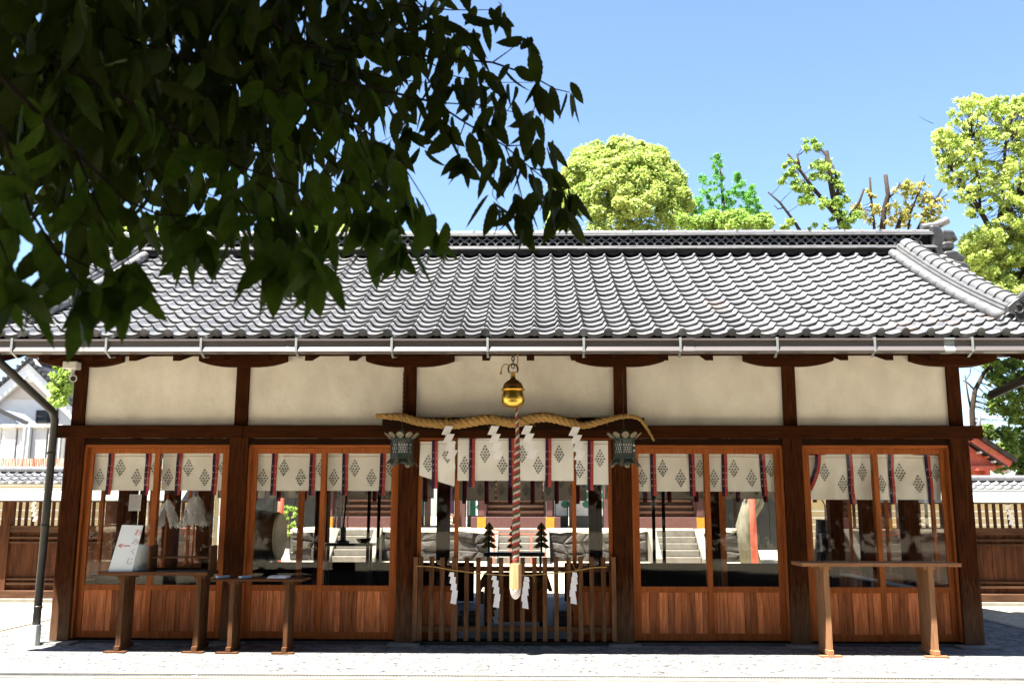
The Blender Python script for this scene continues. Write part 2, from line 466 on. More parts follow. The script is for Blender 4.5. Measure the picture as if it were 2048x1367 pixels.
# drain with a steel grating along the front
g = MB()
g.box(-9, 9, -2.10, -2.025, -.05, .012)
g.box(-9, 9, -2.34, -2.265, -.05, .012)
struct('drain_kerb', g, stone_b)
g = MB(); g.box(-9, 9, -2.265, -2.10, -.05, -.03); struct('drain_channel', g, w_dark)
t = thing('drain_grating', 'long galvanised slotted drain grating set flush in the pale paving in front', 'drain grating', (0, -2.18, 0))
for k in range(9):
    g = MB()
    x0 = -9 + 2 * k
    for y in (-2.255, -2.12): g.box(x0 + .01, x0 + 1.99, y, y + .018, -.02, .008)
    n = 62
    for i in range(n):
        x = x0 + .03 + i * 1.95 / n
        g.box(x, x + .011, -2.237, -2.12, -.02, .006)
    g.build('grating_panel', grate_m, t)

# ================================================================ the worship hall
hall = thing('worship_hall', 'long wooden shrine hall with grey tiled roof and cream plaster upper wall', 'shrine hall', (0, 2.5, 0))
PX = [-5.38, -3.36, -1.29, 1.29, 3.345, 5.34]
HB = 5.0                                              # rear line of the hall
fl = box('floor_slab', (-5.5, 5.5, .03, HB + .1, -.05, .035), floor_m, hall)
box('sill_beam', (-5.45, 5.45, .05, .20, .035, .055), w_dark, hall)
# posts, each on its base stone
for i, x in enumerate(PX):
    box('post', (x - .115, x + .115, 0, .22, .03, 2.56), w_post, hall, bevel=.008)
    box('upper_post', (x - .08, x + .08, .025, .2, 2.56, 3.30), w_post, hall, bevel=.006)
    b = MB()
    w = .19 + .05 * (i in (0, 5))
    b.prism([(x - w, -.16), (x - w + .03, -.19), (x + w - .02, -.19), (x + w, -.15), (x + w, .3), (x - w, .3)], 'Z', -.02, .03)
    b.build('base_stone', stone_b, hall, bevel=.012)
    box('rear_post', (x - .11, x + .11, HB - .2, HB, .03, 3.4), w_post, hall)
for y in (1.7, 3.35):
    for x in (PX[0], PX[5]):
        box('side_post', (x - .1, x + .1, y - .1, y + .1, .03, 3.4), w_post, hall)
# long beams
MBm = MB()
box('tie_beam', (-5.60, -3.30, -.075, -.004, 2.412, 2.565), w_beam, hall, bevel=.008)
box('tie_beam', (-3.298, 1.62, -.073, -.004, 2.411, 2.563), w_beam, hall, bevel=.008)
box('tie_beam', (1.622, 5.60, -.075, -.004, 2.410, 2.563), w_beam, hall, bevel=.008)
box('rope_board', (-1.60, 1.56, -.105, -.078, 2.50, 2.655), w_dark, hall, bevel=.006)
box('eave_purlin', (-6.1, 6.1, -.01, .21, 3.432, 3.66), w_beam, hall)
box('rear_purlin', (-6.1, 6.1, HB - .21, HB + .01, 3.432, 3.66), w_beam, hall)
for i in range(5):
    a, b = PX[i] + .118, PX[i + 1] - .118
    if i != 2:
        box('lintel', (a, b, .03, .18, 2.338, 2.412), w_dark, hall)
        box('door_head', (a, b, .045, .17, 2.300, 2.337), w_doorx, hall, bevel=.003)
    else:
        box('lintel', (a, b, .03, .18, 2.475, 2.56), w_dark, hall)
        box('door_head', (a, -.70, .045, .17, 2.40, 2.474), w_doorx, hall, bevel=.003)
        box('door_head', (.72, b, .045, .17, 2.40, 2.474), w_doorx, hall, bevel=.003)
        box('door_head', (-.70, .72, .06, .16, 2.455, 2.474), w_doorx, hall)
        box('header_rail', (-.70, .72, .09, .16, 2.42, 2.453), w_dark, hall)
        for x in (-.55, .52): box('rail_fitting', (x - .02, x + .02, .075, .089, 2.425, 2.455), gold, hall)
    # plaster between the upper posts
    a, b = PX[i] + .078, PX[i + 1] - .078
    p = MB()
    nx, nz = 14, 5
    vs = []
    for r in range(nz + 1):
        for c in range(nx + 1):
            vs.append((a + (b - a) * c / nx, .065 + .006 * math.sin(c * 1.7 + i) * math.sin(r * 1.3), 2.52 + (3.5 - 2.52) * r / nz))
    p.add(vs, [(r * (nx + 1) + c, r * (nx + 1) + c + 1, (r + 1) * (nx + 1) + c + 1, (r + 1) * (nx + 1) + c) for r in range(nz) for c in range(nx)])
    p.box(a, b, .08, .14, 2.52, 3.5)
    p.build('plaster_panel', plast, hall)
    box('rear_plaster', (PX[i] + .1, PX[i + 1] - .1, HB - .14, HB - .06, 2.46, 3.5), plast, hall)
    box('rear_lintel', (PX[i] + .1, PX[i + 1] - .1, HB - .19, HB - .02, 2.33, 2.458), w_dark, hall)
# boat-shaped brackets on the posts
for i, x in enumerate(PX):
    l = .545 if i not in (0, 5) else .52
    poly = []
    for k in range(13):
        u = -1 + k / 6
        e = max(0, (abs(u) - .25) / .75)
        poly.append((x + u * l, 3.292 + .068 * e ** 2.2))
    poly += [(x + l, 3.431), (x - l, 3.431)]
    MB().prism(poly, 'Y', -.03, .16).build('bracket', w_beam, hall, bevel=.004)
# upper post caps end under the brackets; rafters
sl = .30
rx = [-2.246 + .4875 * (k - 8) for k in range(26)]
for x in rx:
    if abs(x) > 6.15: continue
    MB().add([(x + dx, y, z) for dx in (-.042, .042) for (y, z) in ((-1.27, 3.165), (-1.27, 3.255), (.55, 3.255 + 1.82 * sl), (.55, 3.165 + 1.82 * sl))],
             [(0, 1, 2, 3), (7, 6, 5, 4), (0, 4, 5, 1), (1, 5, 6, 2), (2, 6, 7, 3), (3, 7, 4, 0)]).build('rafter', w_soff, hall)

# ---- sliding glass doors: frame > plank, pane
def door(x0, x1, y, z1, planks, dark=False, th=.035, sw=.062, name='sliding_door'):
    f = MB()
    f.box(x0, x0 + sw, y, y + th, .056, z1)
    f.box(x1 - sw, x1, y, y + th, .056, z1)
    a, b = x0 + sw, x1 - sw
    f.box(a, b, y + .001, y + th - .001, .056, .135)
    f.box(a, b, y - .004, y + th - .001, .605, .672)
    f.box(a, b, y + .001, y + th - .001, z1 - .065, z1)
    fr = f.build(name, w_doorz, hall, bevel=.003)
    x = a
    ws = [random.uniform(.7, 1.3) for _ in range(planks)]
    tot = sum(ws)
    for w in ws:
        d = (b - a) * w / tot
        dy = random.uniform(0, .010)
        box('plank', (x + .0022, x + d - .0022, y + .010 + dy, y + .028, .135, .605), w_plank, fr)
        x += d
    box('pane', (a, b, y + .014, y + .019, .672, z1 - .065), glass_m, fr)
    return fr
for i in (0, 1, 3, 4):
    a, b = PX[i] + .116, PX[i + 1] - .116
    mid = (a + b) / 2
    for s in (0, 1):
        box('jamb', ((a, a + .028) if s == 0 else (b - .028, b)) + (.04, .18, .056, 2.30), w_doorz, hall)
    door(a + .029, mid + .034, .065 if i > 2 else .104, 2.299, 9)
    door(mid - .034, b - .029, .104 if i > 2 else .065, 2.299, 9)
door(PX[2] + .116, -.675, .065, 2.399, 4, sw=.05)
door(.69, PX[3] - .116, .065, 2.399, 4, sw=.05)
# side walls: boards below, glass above
for s, x in ((-1, PX[0]), (1, PX[5])):
    for y0, y1 in ((.22, 1.6), (1.8, 3.25), (3.45, HB - .2)):
        n = 8
        for k in range(n):
            box('side_board', (x - .015, x + .015, y0 + (y1 - y0) * k / n + .001, y0 + (y1 - y0) * (k + 1) / n - .001, .06, .62), w_plank, hall)
        box('side_rail', (x - .03, x + .03, y0, y1, .62, .68), w_doorz, hall)
        ym = (y0 + y1) / 2
        box('side_stile', (x - .02, x + .02, ym - .03, ym + .03, .68, 2.33), w_doorz, hall)
        box('side_pane', (x - .003, x + .003, y0, ym - .03, .68, 2.33), glass_m, hall)
        box('side_pane', (x - .003, x + .003, ym + .03, y1, .68, 2.33), glass_m, hall)
        box('side_lintel', (x - .08, x + .08, y0, y1, 2.33, 2.45), w_dark, hall)
        box('side_plaster', (x - .04, x + .04, y0, y1, 2.45, 3.5), plast, hall)
# rear side: low dark boards, open above, thin stiles
for i in range(5):
    a, b = PX[i] + .11, PX[i + 1] - .11
    if i == 2:
        for x in (a, b - .42):
            box('rear_board', (x, x + .42, HB - .13, HB - .10, .06, .69), w_dark, hall)
    else:
        box('rear_board', (a, b, HB - .13, HB - .10, .06, .69), w_dark, hall)
for x in (-2.74, 2.62):
    box('inner_post', (x - .032, x + .032, .70, .77, .04, 2.4), w_doorz, hall)
# gable walls above the sides
for x in (PX[0], PX[5]):
    MB().prism([(0, 3.5), (0, 3.66), (2.5, 4.95), (5, 3.66), (5, 3.5)], 'X', x - .05, x + .05).build('gable_wall', plast, hall)

# ---- roof
EY, EZ, RY, RZ = -1.36, 3.405, 2.42, 5.335
def rp(t):
    return Vector((0, EY + (RY - EY) * t, EZ + (RZ - EZ) * t - .085 * math.sin(math.pi * t)))
def rframe(t):
    d = (rp(t + .01) - rp(t - .01)).normalized()
    return d, Vector((0, -d.z, d.y))
XV = 6.26
deck = MB()
top = [(rp(k / 8).y + .03, rp(k / 8).z - .055) for k in range(9)]
back = [(5.0 - y, z) for y, z in reversed(top)]
poly = [(0.0, 3.64), (-1.28, 3.262)] + top + back[1:] + [(6.28, 3.262), (5.0, 3.64)]
deck.prism(poly, 'X', -XV + .04, XV - .04)
roof = deck.build('roof', w_soff, hall)
box('eave_fascia', (-6.2, 6.2, -1.31, -1.283, 3.262, 3.36), w_soff, roof)

PIT = .2672
U = [-.06, 0, .05, .10, .16, .23, .32, .44, .58, .72, .86, 1.0]
def prof(u):
    return .060 * math.exp(-((u - .10) / .105) ** 2) + .020 * max(0, (u - .55) / .45) ** 2 - .012 * math.exp(-((u - .52) / .24) ** 2)
L, TH = .30, .034
def tile_mesh(lip=TH, disc=False):
    b = MB()
    n = len(U)
    V = lambda v, dn: [((u - .10) * PIT, v, .046 - .044 * v / L + prof(u) + dn) for u in U]
    vs = V(0, 0) + V(L, 0)
    b.add(vs, [(i, i + 1, n + i + 1, n + i) for i in range(n - 1)])
    fr = V(0, 0)
    lo = [(x, y + .012, z - lip - (.012 if disc and 0.3 < u < .95 else 0)) for (x, y, z), u in zip(V(0, 0), U)]
    b.add(fr + lo, [(i, n + i, n + i + 1, i + 1) for i in range(n - 1)])
    s0 = [fr[0], V(L, 0)[0], (V(L, 0)[0][0], L, V(L, 0)[0][2] - .02), lo[0]]
    b.add(s0, [(0, 1, 2, 3)])
    if disc:
        k = 14
        cz = .046 + .060 - .046
        ring = [(.047 * math.cos(2 * math.pi * j / k), .047 * math.sin(2 * math.pi * j / k) + cz) for j in range(k)]
        b.prism(ring, 'Y', -.006, .04)
        ring2 = [(.034 * math.cos(2 * math.pi * j / k), .034 * math.sin(2 * math.pi * j / k) + cz) for j in range(k)]
        b.prism(ring2, 'Y', -.010, 0)
    me = bpy.data.meshes.new('tile')
    me.from_pydata(b.v, [], b.f)
    me.materials.append(tile_m)
    me.polygons.foreach_set('use_smooth', [len(f) == 4 and not disc for f in b.f])
    me.update()
    return me
tm, te = tile_mesh(), tile_mesh(.036, True)
tm_r = tm.copy(); tm_r.materials[0] = tile_r
ROWS, NC = 18, 23
def tile_mat(c, r):
    t = (r + .0) / ROWS
    d, nrm = rframe(min(.99, max(.01, t)))
    p = rp(t)
    x = -.033 + PIT * c
    jit = Matrix.Rotation(random.uniform(-.008, .008), 3, 'X') @ Matrix.Rotation(random.uniform(-.006, .006), 3, 'Z')
    B = Matrix(((1, 0, 0), (0, d.y, nrm.y), (0, d.z, nrm.z)))
    m = (B @ jit).to_4x4()
    m.translation = Vector((x, p.y, p.z)) + nrm * random.uniform(-.002, .002)
    return m
rest = MB()
co = [v.co.copy() for v in tm.vertices]
fs = [tuple(p.vertices) for p in tm.polygons]
for r in range(ROWS):
    for c in range(-NC, NC + 1):
        m = tile_mat(c, r)
        if abs(m.translation.x) > XV - .05: continue
        if r <= 6:
            rusty = r and ((c - 14) * 7 + r * 3) % 17 == 0 and c > 8 and random.random() < .6
            o = put('eave_tile' if r == 0 else 'roof_tile', te if r == 0 else (tm_r if rusty else tm), roof)
            o.location = m.translation - WL[roof.name]
            o.rotation_euler = m.to_euler()
        else:
            rest.add([m @ v for v in co], fs)
o = rest.build('roof_tiling', tile_m, roof, smooth=False)
tag(o, kind='stuff')
# rear slope: one tiled sheet, seen by nobody from the front
b = MB()
b.box(-XV, XV, 0, 4.3, 0, .03)
o = b.build('rear_slope', tile_m, roof, base=(0, 0, 0))
o.location = Vector((0, 2.52, 5.37)) - WL[roof.name]
o.rotation_euler = (-math.atan2(RZ - EZ, RY - EY), 0, 0)

# main ridge
ridge = box('main_ridge', (-6.22, 6.22, 2.42, 2.58, 5.25, 5.70), ridge_dk, roof)
def course(name, z0, z1, y0, ytop, mat, n, x0=-6.25, x1=6.25):
    w = (x1 - x0) / n
    me = MB().prism([(y0, z0), (y0 + .004, z0 + .018), (ytop, z1), (2.44, z1), (2.44, z0)], 'X', -w / 2 + .0015, w / 2 - .0015).mesh(name, mat)
    for k in range(n):
        put(name, me, ridge, (x0 + w * (k + .5), random.uniform(-.003, .003), random.uniform(-.002, .002)))
# curved closing tiles over the top tile row
n = 44
w = PIT
clos = MB()
pts = [(-w / 2, 5.43), (w / 2, 5.43)] + [(w / 2 - w * k / 8, 5.335 + .055 * (2 * k / 8 - 1) ** 2) for k in range(9)]
clos.prism(pts, 'Y', 2.33, 2.42)
cm = clos.mesh('closing_tile', tile_d)
for c in range(-NC, NC + 1):
    x = -.033 + PIT * (c + .5)
    if abs(x) < 6.15: put('closing_tile', cm, ridge, (x, 0, 0))
course('ridge_course_tile', 5.415, 5.452, 2.24, 2.30, tile_l, 42)
course('ridge_course_tile', 5.456, 5.492, 2.31, 2.37, tile_l, 44)
course('ridge_course_tile', 5.647, 5.672, 2.33, 2.36, tile_l, 42)
course('ridge_course_tile', 5.675, 5.700, 2.35, 2.38, tile_l, 44)
# pierced interlaced band
arc = MB()
def arc_pts(r0, r1, k=7):
    a = [(r1 * math.cos(math.pi * i / k), r1 * math.sin(math.pi * i / k)) for i in range(k + 1)]
    return a, [(r0 * math.cos(math.pi * i / k), r0 * math.sin(math.pi * i / k)) for i in range(k + 1)]
o1, i1 = arc_pts(.056, .073)
vs = [(x, 0, z) for x, z in o1] + [(x, 0, z) for x, z in i1] + [(x, .05, z) for x, z in o1] + [(x, .05, z) for x, z in i1]
k = len(o1)
fs = []
for i in range(k - 1):
    fs += [(i, i + 1, k + i + 1, k + i), (2 * k + i, 2 * k + i + 1, i + 1, i), (k + i, k + i + 1, 3 * k + i + 1, 3 * k + i)]
arc.add(vs, fs)
am = arc.mesh('pierced_tile', tile_l)
cnt = 0
far_arcs = MB()
ks = sorted(range(-45, 46), key=lambda q: abs(q - 6))
for q in ks:
    for dx, z, fl, dy in ((0, 5.494, 1, 0), (0, 5.643, -1, .006)):
        x = q * .1335 + dx
        if abs(x) > 6.1: continue
        if cnt < 296:
            put('pierced_tile', am, ridge, (x, 2.36 + dy, z), rot=(0, 0 if fl > 0 else math.pi, 0))
            cnt += 1
        else:
            far_arcs.add([(x + vx, 2.36 + dy + vy, z + fl * vz) for vx, vy, vz in vs], fs)
if far_arcs.v: tag(far_arcs.build('pierced_tiling', tile_l, ridge), kind='stuff')
# round capping tiles
cap = MB()
cw = .2675
prf = [(math.cos(math.pi * j / 10), math.sin(math.pi * j / 10)) for j in range(11)]
cap.prism([(2.5 + .105 * c_, 5.70 + .062 * s_) for c_, s_ in prf], 'X', -cw / 2 + .002, cw / 2 - .03)
cap.prism([(2.5 + .117 * c_, 5.70 + .074 * s_) for c_, s_ in prf], 'X', cw / 2 - .03, cw / 2 - .001)
cpm = cap.mesh('cap_tile', tile_l)
for k in range(-23, 24):
    if abs(k * cw) < 6.2: put('cap_tile', cpm, ridge, (k * cw, random.uniform(-.004, .004), random.uniform(-.003, .003)), rot=(0, random.uniform(-.006, .006), 0))

# descending ridges near the gable ends
def ridge_end(b, x, y, z, s, along):
    pass
for s in (1, -1):
    X0 = 5.80 * s - (0.05 if s < 0 else 0)
    T0, T1 = .985, .155
    base = MB()
    N_ = 14
    def sect(b, w, h0, h1, mat_i=0, dx=0.0, t0=T0, t1=T1, n=N_):
        vs, fs = [], []
        for k in range(n + 1):
            t = t0 + (t1 - t0) * k / n
            d, nr = rframe(min(.99, t))
            p = rp(t) + Vector((X0 + dx * s, 0, 0))
            # slight lift of the line towards its lower end
            for wx, h in ((-w / 2, h0), (w / 2, h0), (w / 2 - .01, h1), (-w / 2 + .01, h1)):
                vs.append(p + Vector((wx, 0, 0)) + nr * h)
        for k in range(n):
            a = 4 * k
            fs += [(a + i, a + (i + 1) % 4, a + 4 + (i + 1) % 4, a + 4 + i) for i in range(4)]
        fs += [(3, 2, 1, 0), (4 * n, 4 * n + 1, 4 * n + 2, 4 * n + 3)]
        b.add(vs, fs)
    sect(base, .25, .03, .20)
    dr = base.build('descending_ridge', ridge_dk, roof)
    for w, h0, h1, dx in ((.37, .105, .130, 0), (.32, .145, .170, 0), (.28, .185, .208, 0)):
        b = MB(); sect(b, w, h0, h1, dx=dx); b.build('ridge_course', tile_l, dr)
    # roll tiles at the inner foot
    for k in range(12):
        t0, t1 = T0 - .02 - (T0 - T1 - .02) * k / 12, T0 - .02 - (T0 - T1 - .02) * (k + 1) / 12 + .002
        pts = []
        for t in (t0, (t0 + t1) / 2, t1):
            d, nr = rframe(min(.99, t))
            pts.append(rp(t) + Vector((X0 - .225 * s, 0, 0)) + nr * .085)
        MB().tube(pts, [.062, .064, .066], 12).build('roll_tile', tile_l, dr, smooth=True)
    nt_ = 15
    for k in range(nt_):
        t0, t1 = T0 - (T0 - T1) * k / nt_, T0 - (T0 - T1) * (k + 1) / nt_
        d, nr = rframe(min(.99, t0)); d1, nr1 = rframe(min(.99, t1))
        a = rp(t0) + Vector((X0, 0, 0)) + nr * .205
        e = rp(t1) + Vector((X0, 0, 0)) + nr1 * .205
        b = MB()
        vs = []
        for p, nn, g_ in ((a, nr, .92), (e, nr1, 1.0)):
            for c_, s_ in prf: vs.append(p + Vector((c_ * .115 * g_, 0, 0)) + nn * s_ * .085 * g_)
        b.add(vs, [(j, j + 1, 11 + j + 1, 11 + j) for j in range(10)])
        vs2 = []
        for p, nn, g_ in ((e - (e - a) * .10, nr1, 1.13), (e, nr1, 1.13), (e, nr1, .8)):
            for c_, s_ in prf: vs2.append(p + Vector((c_ * .115 * g_, 0, 0)) + nn * s_ * .085 * g_)
        b.add(vs2, [(q * 11 + j, q * 11 + j + 1, (q + 1) * 11 + j + 1, (q + 1) * 11 + j) for q in range(2) for j in range(10)])
        b.build('cap_tile', tile_l, dr, smooth=False)
    # ornamental end tile at the foot
    d, nr = rframe(T1)
    p = rp(T1 - .012) + Vector((X0, 0, 0))
    oni = MB()
    pl = [(-.27, -.02), (-.29, .05), (-.25, .10), (-.20, .11), (-.19, .20), (-.12, .26), (-.05, .30), (.05, .30), (.12, .26), (.19, .20), (.20, .11), (.25, .10), (.29, .05), (.27, -.02)]
    oni.prism([(p.x + a, p.z + b_) for a, b_ in pl], 'Y', p.y - .07, p.y + .02)
    for sx in (-1, 1):
        sw = [(p.x + sx * (.17 + .055 * math.cos(a)), p.y - .075, p.z + .075 + .045 * math.sin(a)) for a in [q * .6 for q in range(10)]]
        oni.tube(sw, .016, 6)
        sw = [(p.x + sx * (.07 + .05 * math.cos(a)), p.y - .075, p.z + .17 + .05 * math.sin(a)) for a in [q * .6 + 1 for q in range(9)]]
        oni.tube(sw, .015, 6)
    oni.build('ridge_end_tile', tile_d, dr, bevel=.008)
    tb = MB()
    a = Vector((p.x, p.y + .12, p.z + .26)); e = Vector((p.x - .0, p.y - .20, p.z + .335))
    tb.tube([a, e], .062, 16)
    tb.tube([e + (e - a).normalized() * .001, e + (e - a).normalized() * .006], .04, 16)
    tb.build('projecting_tile', tile_l, dr, smooth=False)
    # end of the main ridge: stacked curled fins and an upturned cylinder
    xe = 6.24 * s
    fin = MB()
    def fpoly(pts, y0, y1): fin.prism([(xe + s * (x * 1.2), 5.45 + (z - 5.45) * 1.08) for x, z in pts], 'Y', y0, y1)
    fpoly([(-.02, 5.22), (.10, 5.20), (.16, 5.30), (.14, 5.44), (.17, 5.60), (.10, 5.76), (-.02, 5.78)], 2.34, 2.66)
    fpoly([(.08, 5.52), (.24, 5.56), (.31, 5.53), (.33, 5.60), (.28, 5.64), (.29, 5.70), (.12, 5.71)], 2.36, 2.64)
    fpoly([(.10, 5.40), (.24, 5.40), (.26, 5.46), (.23, 5.53), (.10, 5.52)], 2.30, 2.70)
    fpoly([(.10, 5.24), (.22, 5.20), (.36, 5.24), (.37, 5.31), (.30, 5.34), (.26, 5.40), (.10, 5.38)], 2.28, 2.72)
    fpoly([(.16, 5.12), (.36, 5.06), (.42, 5.13), (.34, 5.22), (.18, 5.24)], 2.24, 2.76)
    fin.build('ridge_end_tile', tile_d, ridge, bevel=.04)
    MB().tube([(xe - s * .10, 2.5, 5.80), (xe + s * .10, 2.5, 5.825), (xe + s * .20, 2.5, 5.86), (xe + s * .30, 2.5, 5.91)], [.055, .06, .06, .062], 12).build('projecting_tile', tile_l, ridge, smooth=False)

# ---- gutter with its brackets, joints and the downpipe
gx = MB()
gp = [(-1.335, 3.235), (-1.325, 3.35), (-1.33, 3.35), (-1.345, 3.242), (-1.455, 3.242), (-1.452, 3.372), (-1.482, 3.372), (-1.482, 3.352), (-1.460, 3.350), (-1.460, 3.298), (-1.484, 3.238), (-1.478, 3.226), (-1.34, 3.226)]
gx.prism(gp, 'X', -6.3, 6.3)
gut = gx.build('gutter', gut_m, hall)
hook = MB()
hook.box(-.012, .012, -1.490, -1.484, 3.228, 3.376)
hook.box(-.012, .012, -1.49, -1.30, 3.376, 3.382)
hook.bar((0, -1.487, 3.238), (0, -1.36, 3.185), .022, .006)
hook.bar((0, -1.36, 3.185), (.03, -1.30, 3.20), .012, .008)
hm = hook.mesh('gutter_bracket', galv)
for k in range(-6, 7):
    x = at(975, 690, -1.48).x + k * 1.034
    if abs(x) < 6.2: put('gutter_bracket', hm, gut, (x, 0, 0))
for px in (583, 1378, 1900):
    x = at(px, 690, -1.48).x
    MB().prism([(y - .004 if y < -1.4 else y, z - (.003 if z < 3.3 else -.003)) for y, z in gp], 'X', x - .055, x + .055).build('gutter_joint', gut_m if px != 1900 else galv, gut)
dp = MB()
dp.tube([(-5.66, -1.39, 3.23), (-5.62, -1.38, 3.14), (-5.55, -.28, 2.72), (-5.545, -.20, 2.62), (-5.55, -.20, 1.6), (-5.555, -.20, .23)], .045, 14)
for z in (2.2, 1.35, .42): dp.tube([(-5.553, -.20, z), (-5.553, -.20, z + .03)], .051, 14)
pp = dp.build('downpipe', pipe_m, hall, smooth=True)
MB().tube([(-5.555, -.20, .0), (-5.555, -.20, .235)], .056, 14).build('pipe_socket', pvc, pp)
dp = MB(); dp.tube([(5.9, -1.39, 3.23), (5.86, -1.30, 3.1), (5.60, -.35, 2.9)], .05, 12); dp.build('downpipe', pipe_m, hall, smooth=True)
# ================================================================ curtains
ORD = ['first', 'second', 'third', 'fourth', 'fifth', 'sixth', 'seventh', 'eighth']
def marks(cx, cz, h, ysurf, b, m=0):
    """diamond of small leaf-stroke marks printed on cloth"""
    rows = [(1, .42), (2, .26), (3, .10), (4, -.06), (3, -.21), (2, -.34), (1, -.46)]
    rr = random.Random(int(abs(cx) * 1000))
    for n, fz in rows:
        for k in range(n):
            x = cx + (k - (n - 1) / 2) * h * .168
            z = cz + fz * h + rr.uniform(-.012, .012) * h
            for ang, ln in ((-.55, .115), (.06, .165), (.6, .115)):
                a = ang + rr.uniform(-.15, .15)
                l = ln * h * 1.12
                dx, dz = math.sin(a), math.cos(a)
                wx, wz = dz * .0215 * h, -dx * .0215 * h
                q = [(x, z - .04 * h), (x + dx * l * .6 + wx, z - .04 * h + dz * l * .6 + wz), (x + dx * l, z - .04 * h + dz * l), (x + dx * l * .6 - wx, z - .04 * h + dz * l * .6 - wz)]
                b.add([(p[0], ysurf(*p) - .0025, p[1]) for p in q], [(0, 1, 2, 3)], m)

def noren(x0, x1, zt, zb, Y, ribs, mots, label, group, rear=False, amp=.010, hem=None, slant=0.0, seam=True, rw=.072, tail=.055):
    amp *= 1.5
    ph = random.uniform(0, 6)
    H = zt - zb
    def ys(x, z):
        f = (zt - z) / H
        return Y + amp * (math.sin(x * 11 + ph) * f * 1.1 + .5 * math.sin(x * 23 + ph * 2 + f * 2) * f + .35 * math.sin(f * 5 + x * 4))
    nx, nz = 26, 8
    def zz(u, v): return zt - (H + slant * u) * v
    vs = [(x0 + (x1 - x0) * i / nx, 0, zz(i / nx, j / nz)) for j in range(nz + 1) for i in range(nx + 1)]
    vs = [(x, ys(x, z), z) for x, _, z in vs]
    fr = [(j * (nx + 1) + i, j * (nx + 1) + i + 1, (j + 1) * (nx + 1) + i + 1, (j + 1) * (nx + 1) + i) for j in range(nz) for i in range(nx)]
    b = MB()
    b.add(vs, fr)
    b.add([(x, y + .003, z) for x, y, z in vs], [tuple(reversed(q)) for q in fr])
    base = ((x0 + x1) / 2, Y, zt)
    c = b.build('noren_curtain', cloth_shade if rear else cloth, None, base=base, smooth=True)
    tag(c, label, 'curtain', group)
    rod = MB(); rod.tube([(x0 - .02, Y + .015, zt - .004), (x1 + .02, Y + .015, zt - .004)], .010, 8)
    rod.build('curtain_rod', w_doorx if not rear else w_dark, c)
    if seam:
        cd_ = MB(); cd_.tube([(x0 + (x1 - x0) * i / 12, ys(x0 + (x1 - x0) * i / 12, zt - .035 * H / .46) - .003, zt - .038 - .012 * math.sin(i / 12 * math.pi * 2 + ph) ** 2 * .5) for i in range(13)], .0022, 5)
        cd_.build('lacing_cord', straw if not rear else w_dark, c)
    for f in ribs:
        x = x0 + (x1 - x0) * f
        u = f
        rb = MB()
        zr = zz(u, 1) - tail
        n = 12
        sk = random.uniform(-.012, .012)
        for half, m in ((0, 0), (1, 1)):
            pv = []
            for j in range(n + 1):
                z = zt - (zt - zr) * j / n
                zc = max(z, zb)
                xx = x - rw / 2 + half * rw / 2 + sk * j / n
                yy = ys(xx, zc) - .012 - .004 * math.sin(j * .9 + ph)
                pv += [(xx, yy, z), (xx + rw / 2, yy - .001, z)]
            q = [(2 * j, 2 * j + 1, 2 * j + 3, 2 * j + 2) for j in range(n)]
            rb.add(pv, q, m)
            rb.add([(a, y_ + .0015, z) for a, y_, z in pv], [tuple(reversed(t_)) for t_ in q], m)
        if not rear:
            for j in range(4):
                z = zt - H * (.34 + .17 * j)
                for dx, s_ in ((-rw * .25, 1), (rw * .27, -1)):
                    yy = ys(x + dx, z) - .0195
                    for a in (0, 1.2, 2.3):
                        ca, sa = math.cos(a + j), math.sin(a + j)
                        l = .011
                        cx_ = x + dx + sk * .5
                        rb.add([(cx_ - ca * l, yy, z - sa * l), (cx_ + sa * .0022, yy, z - ca * .0022), (cx_ + ca * l, yy, z + sa * l), (cx_ - sa * .0022, yy, z + ca * .0022)], [(0, 1, 2, 3)], 2)
        rb.build('ribbon', [purple, red if not rear else red_shade, wink], c)
    pr = MB()
    for f, hl in mots:
        cx = x0 + (x1 - x0) * f
        cz = zt - H * (.40 if hl == 'h' else .655)
        marks(cx, cz, .205, ys, pr)
    if mots: tag(pr.build('printed_crest', ink, c), kind='stuff')
    return c
STD = ([.262, .815], [(.10, 'l'), (.40, 'h'), (.65, 'l'), (.935, 'h')])
k = 0
lab = ['white printed curtain behind the door nearest the downpipe', 'white printed curtain above the two white paper wands',
       'white printed curtain above the big drum', 'white printed curtain in the door beside the left hanging lantern',
       'white printed curtain in the door beside the right hanging lantern', 'white printed curtain in the door with the leaning tree trunk showing through',
       'white printed curtain whose left ribbon is swept sideways, over the pale table', 'white printed curtain in the rightmost door by the corner post']
rlab = ['shaded rear curtain behind the box sign, only ribbon ends showing', 'shaded rear curtain seen below the curtain over the paper wands',
        'shaded rear curtain hanging behind the drum', 'shaded rear curtain behind the dark branch stand',
        'shaded rear curtain behind the door just right of the right lantern', 'shaded rear curtain in front of the leaning tree trunk',
        'shaded rear curtain behind the sideways ribbon curtain', 'shaded rear curtain behind the rightmost front curtain']
